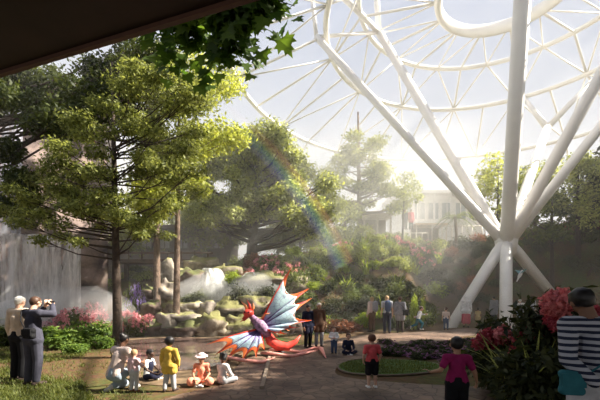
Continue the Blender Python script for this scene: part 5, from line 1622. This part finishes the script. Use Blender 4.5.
person('boy in white shirt and teal trousers running right across the back path', p, facing(.97, -.1), 1.16, True, pose=dict(pelvis=(0, 0, .49), waist=(0, .03, .59), chest=(0, .06, .69), neck=(0, .09, .79), head=(0, .13, .90), shR=(.108, .075, .75), shL=(-.108, .075, .75),
    elR=(.15, .0, .63), wrR=(.15, -.10, .58), haR=(.15, -.14, .57), elL=(-.15, .19, .66), wrL=(-.13, .30, .66), haL=(-.12, .34, .67), knR=(.06, .16, .32), anR=(.062, .10, .12), toR=(.065, .19, .10), knL=(-.06, -.06, .26), anL=(-.062, -.24, .20), toL=(-.065, -.27, .11)),
    skin='light', hair=('short', 'brown'), top=('t', white), sleeves='long', bottom=('trousers', tealc), shoes=shoe_w, voxel=.014, face=False)
for lab, px, py, hp_, dx, child, sk, hr_, tp, slv, bt, ex in [
    ('child in pale top and blue trousers at the foot of the left column leg', 446, 330, 23, .4, True, 'light', ('short', 'brown'), ('t', cream), 'short', ('trousers', denim), None),
    ('woman in white scarf and white top with long red skirt by the left column leg', 466, 327.5, 32, .5, False, 'tan', ('short', 'black'), ('long', white), 'long', ('skirt', redskirt), 'scarf'),
    ('child in straw yellow dress between the woman in red skirt and the middle column leg', 478, 325.5, 18, .3, True, 'tan', ('short', 'black'), ('dress', yel2), 'short', ('shorts', yel2), None),
    ('visitor in grey clothes standing left of the middle column leg', 494, 324, 28, -.1, False, 'tan', ('short', 'black'), ('coat', grey), 'long', ('trousers', charcoal), None),
    ('white haired visitor in dark vest and white sleeves right of the middle column leg', 520, 326, 27, .2, False, 'light', ('short', 'white'), ('t', white), 'long', ('trousers', jeans), 'vest'),
    ('dim visitor in grey behind the white haired one right of the middle column leg', 531, 323, 27, .1, False, 'tan', ('short', 'black'), ('t', lgrey), 'long', ('trousers', charcoal), None)]:
    p, S = stand(px, py, hp_)
    def exf(root, J, S, hd, hr, Rh, ex=ex):
        m = MB()
        if ex == 'scarf':
            m.ell(hd + Rh @ Vector((0, -.15 * hr, .15 * hr)), (hr * 1.12, hr * 1.12, hr * 1.12), Rh, 18, 12); m.cap(hd + Rh @ Vector((0, -.4 * hr, -.2 * hr)), J['neck'] - Vector((0, .03 * S, .06 * S)), hr * .8, hr * .9); m.remesh('headscarf', white, root, .016, 2)
        if ex == 'vest':
            m.cap(J['waist'], J['chest'], .09 * S, .092 * S); m.cap(J['chest'], J['chest'] + Vector((0, 0, .07 * S)), .085 * S, .06 * S); m.remesh('vest', charcoal, root, .016, 2)
    person(lab, p, facing(dx, 1), S, child, skin=sk, hair=hr_, top=tp, sleeves=slv, bottom=bt, shoes=shoe_d, voxel=.016, face=False, extra=exf if ex else None,
           pose=dict(elL=(-.20, .08, .72), wrL=(-.27, .18, .66), haL=(-.29, .21, .66)) if ex == 'vest' else None)
# white walking sticks leaning by the white haired visitor
p = G(513, 326)
ws = empty('walking_frame', p, 'pale leaning walking sticks left of the white haired visitor', 'walking stick')
for a, b in (((-.16, 0, .95), (.04, -.05, 0)), ((-.20, .1, 1.0), (-.06, .05, 0))):
    m = MB(); m.tube([a, b], .022, 6); m.build('stick', plain('stick_white', (.75, .74, .72), .4), ws)
# two tiny visitors up on the terrace
for k, (px, py, lab) in enumerate(((405, 227, 'tiny visitor in dark coat, left of the two up on the terrace'), (411, 227, 'tiny visitor in rosy coat, right of the two up on the terrace'))):
    p = P(px, py, 29.6); z = hz(p.x, p.y); p.z = max(p.z - .2, z)
    person(lab, p, facing(.2, -1), 1.65, skin='tan', hair=('short', 'black'), top=('coat', (charcoal, redskirt)[k]), sleeves='long', bottom=('trousers', charcoal), shoes=shoe_d, voxel=.022, face=False)

# --- the striped visitor
def stripes():
    m, nt, out = nmat('striped_jersey')
    b = nt.nodes.new('ShaderNodeBsdfPrincipled'); b.inputs['Roughness'].default_value = .85; b.inputs['Specular IOR Level'].default_value = .15
    tc = nt.nodes.new('ShaderNodeTexCoord'); sp = nt.nodes.new('ShaderNodeSeparateXYZ'); nt.links.new(tc.outputs['Object'], sp.inputs[0])
    n = nt.nodes.new('ShaderNodeTexNoise'); n.inputs['Scale'].default_value = 5; nt.links.new(tc.outputs['Object'], n.inputs['Vector'])
    a = nt.nodes.new('ShaderNodeMath'); a.operation = 'MULTIPLY_ADD'; a.inputs[1].default_value = .018; nt.links.new(n.outputs['Fac'], a.inputs[0]); nt.links.new(sp.outputs['Z'], a.inputs[2])
    d = nt.nodes.new('ShaderNodeMath'); d.operation = 'DIVIDE'; d.inputs[1].default_value = .052; nt.links.new(a.outputs[0], d.inputs[0])
    f = nt.nodes.new('ShaderNodeMath'); f.operation = 'FRACT'; nt.links.new(d.outputs[0], f.inputs[0])
    g = nt.nodes.new('ShaderNodeMath'); g.operation = 'GREATER_THAN'; g.inputs[1].default_value = .52; nt.links.new(f.outputs[0], g.inputs[0])
    mx = nt.nodes.new('ShaderNodeMixRGB'); mx.inputs[1].default_value = (.42, .43, .48, 1); mx.inputs[2].default_value = (.022, .028, .055, 1)
    nt.links.new(g.outputs[0], mx.inputs[0]); nt.links.new(mx.outputs[0], b.inputs['Base Color']); nt.links.new(b.outputs[0], out.inputs['Surface'])
    return m


SY = 3.05; p = P(594, 286, SY); S = 1.76; p.z = 0; yw = facing(.28, .96)
R3 = Matrix.Rotation(yw, 3, 'Z')
def lm(x, y, z): return p + R3 @ Vector((x * S, y * S, z * S))
person('visitor in navy and white striped jersey, hands clasped behind the back, at the right', p, yw, S, pose=dict(
    head=(-.045, .015, .932), chin=(-.03, .02, .872), neck=(-.018, -.004, .842), elR=(.135, -.075, .655), elL=(-.135, -.075, .655), wrR=(.075, -.125, .565), wrL=(-.045, -.130, .560), haR=(.0, -.140, .548), haL=(.03, -.150, .545)),
    skin='brown', hair=('short', 'black'), top=('t', stripes()), sleeves='long', bottom=('trousers', lgrey), shoes=shoe_w, voxel=.0075, build=.98, turn=-.25)
bag(lm(-.132, -.105, .556), yw + .1, (.19, .08, .20), tealc, 'teal shoulder bag hanging at the left hip of the striped visitor', [lm(-.08, -.120, .60), lm(.03, -.112, .68), lm(.11, -.075, .82), lm(.115, -.02, .862), lm(.09, .06, .82)])
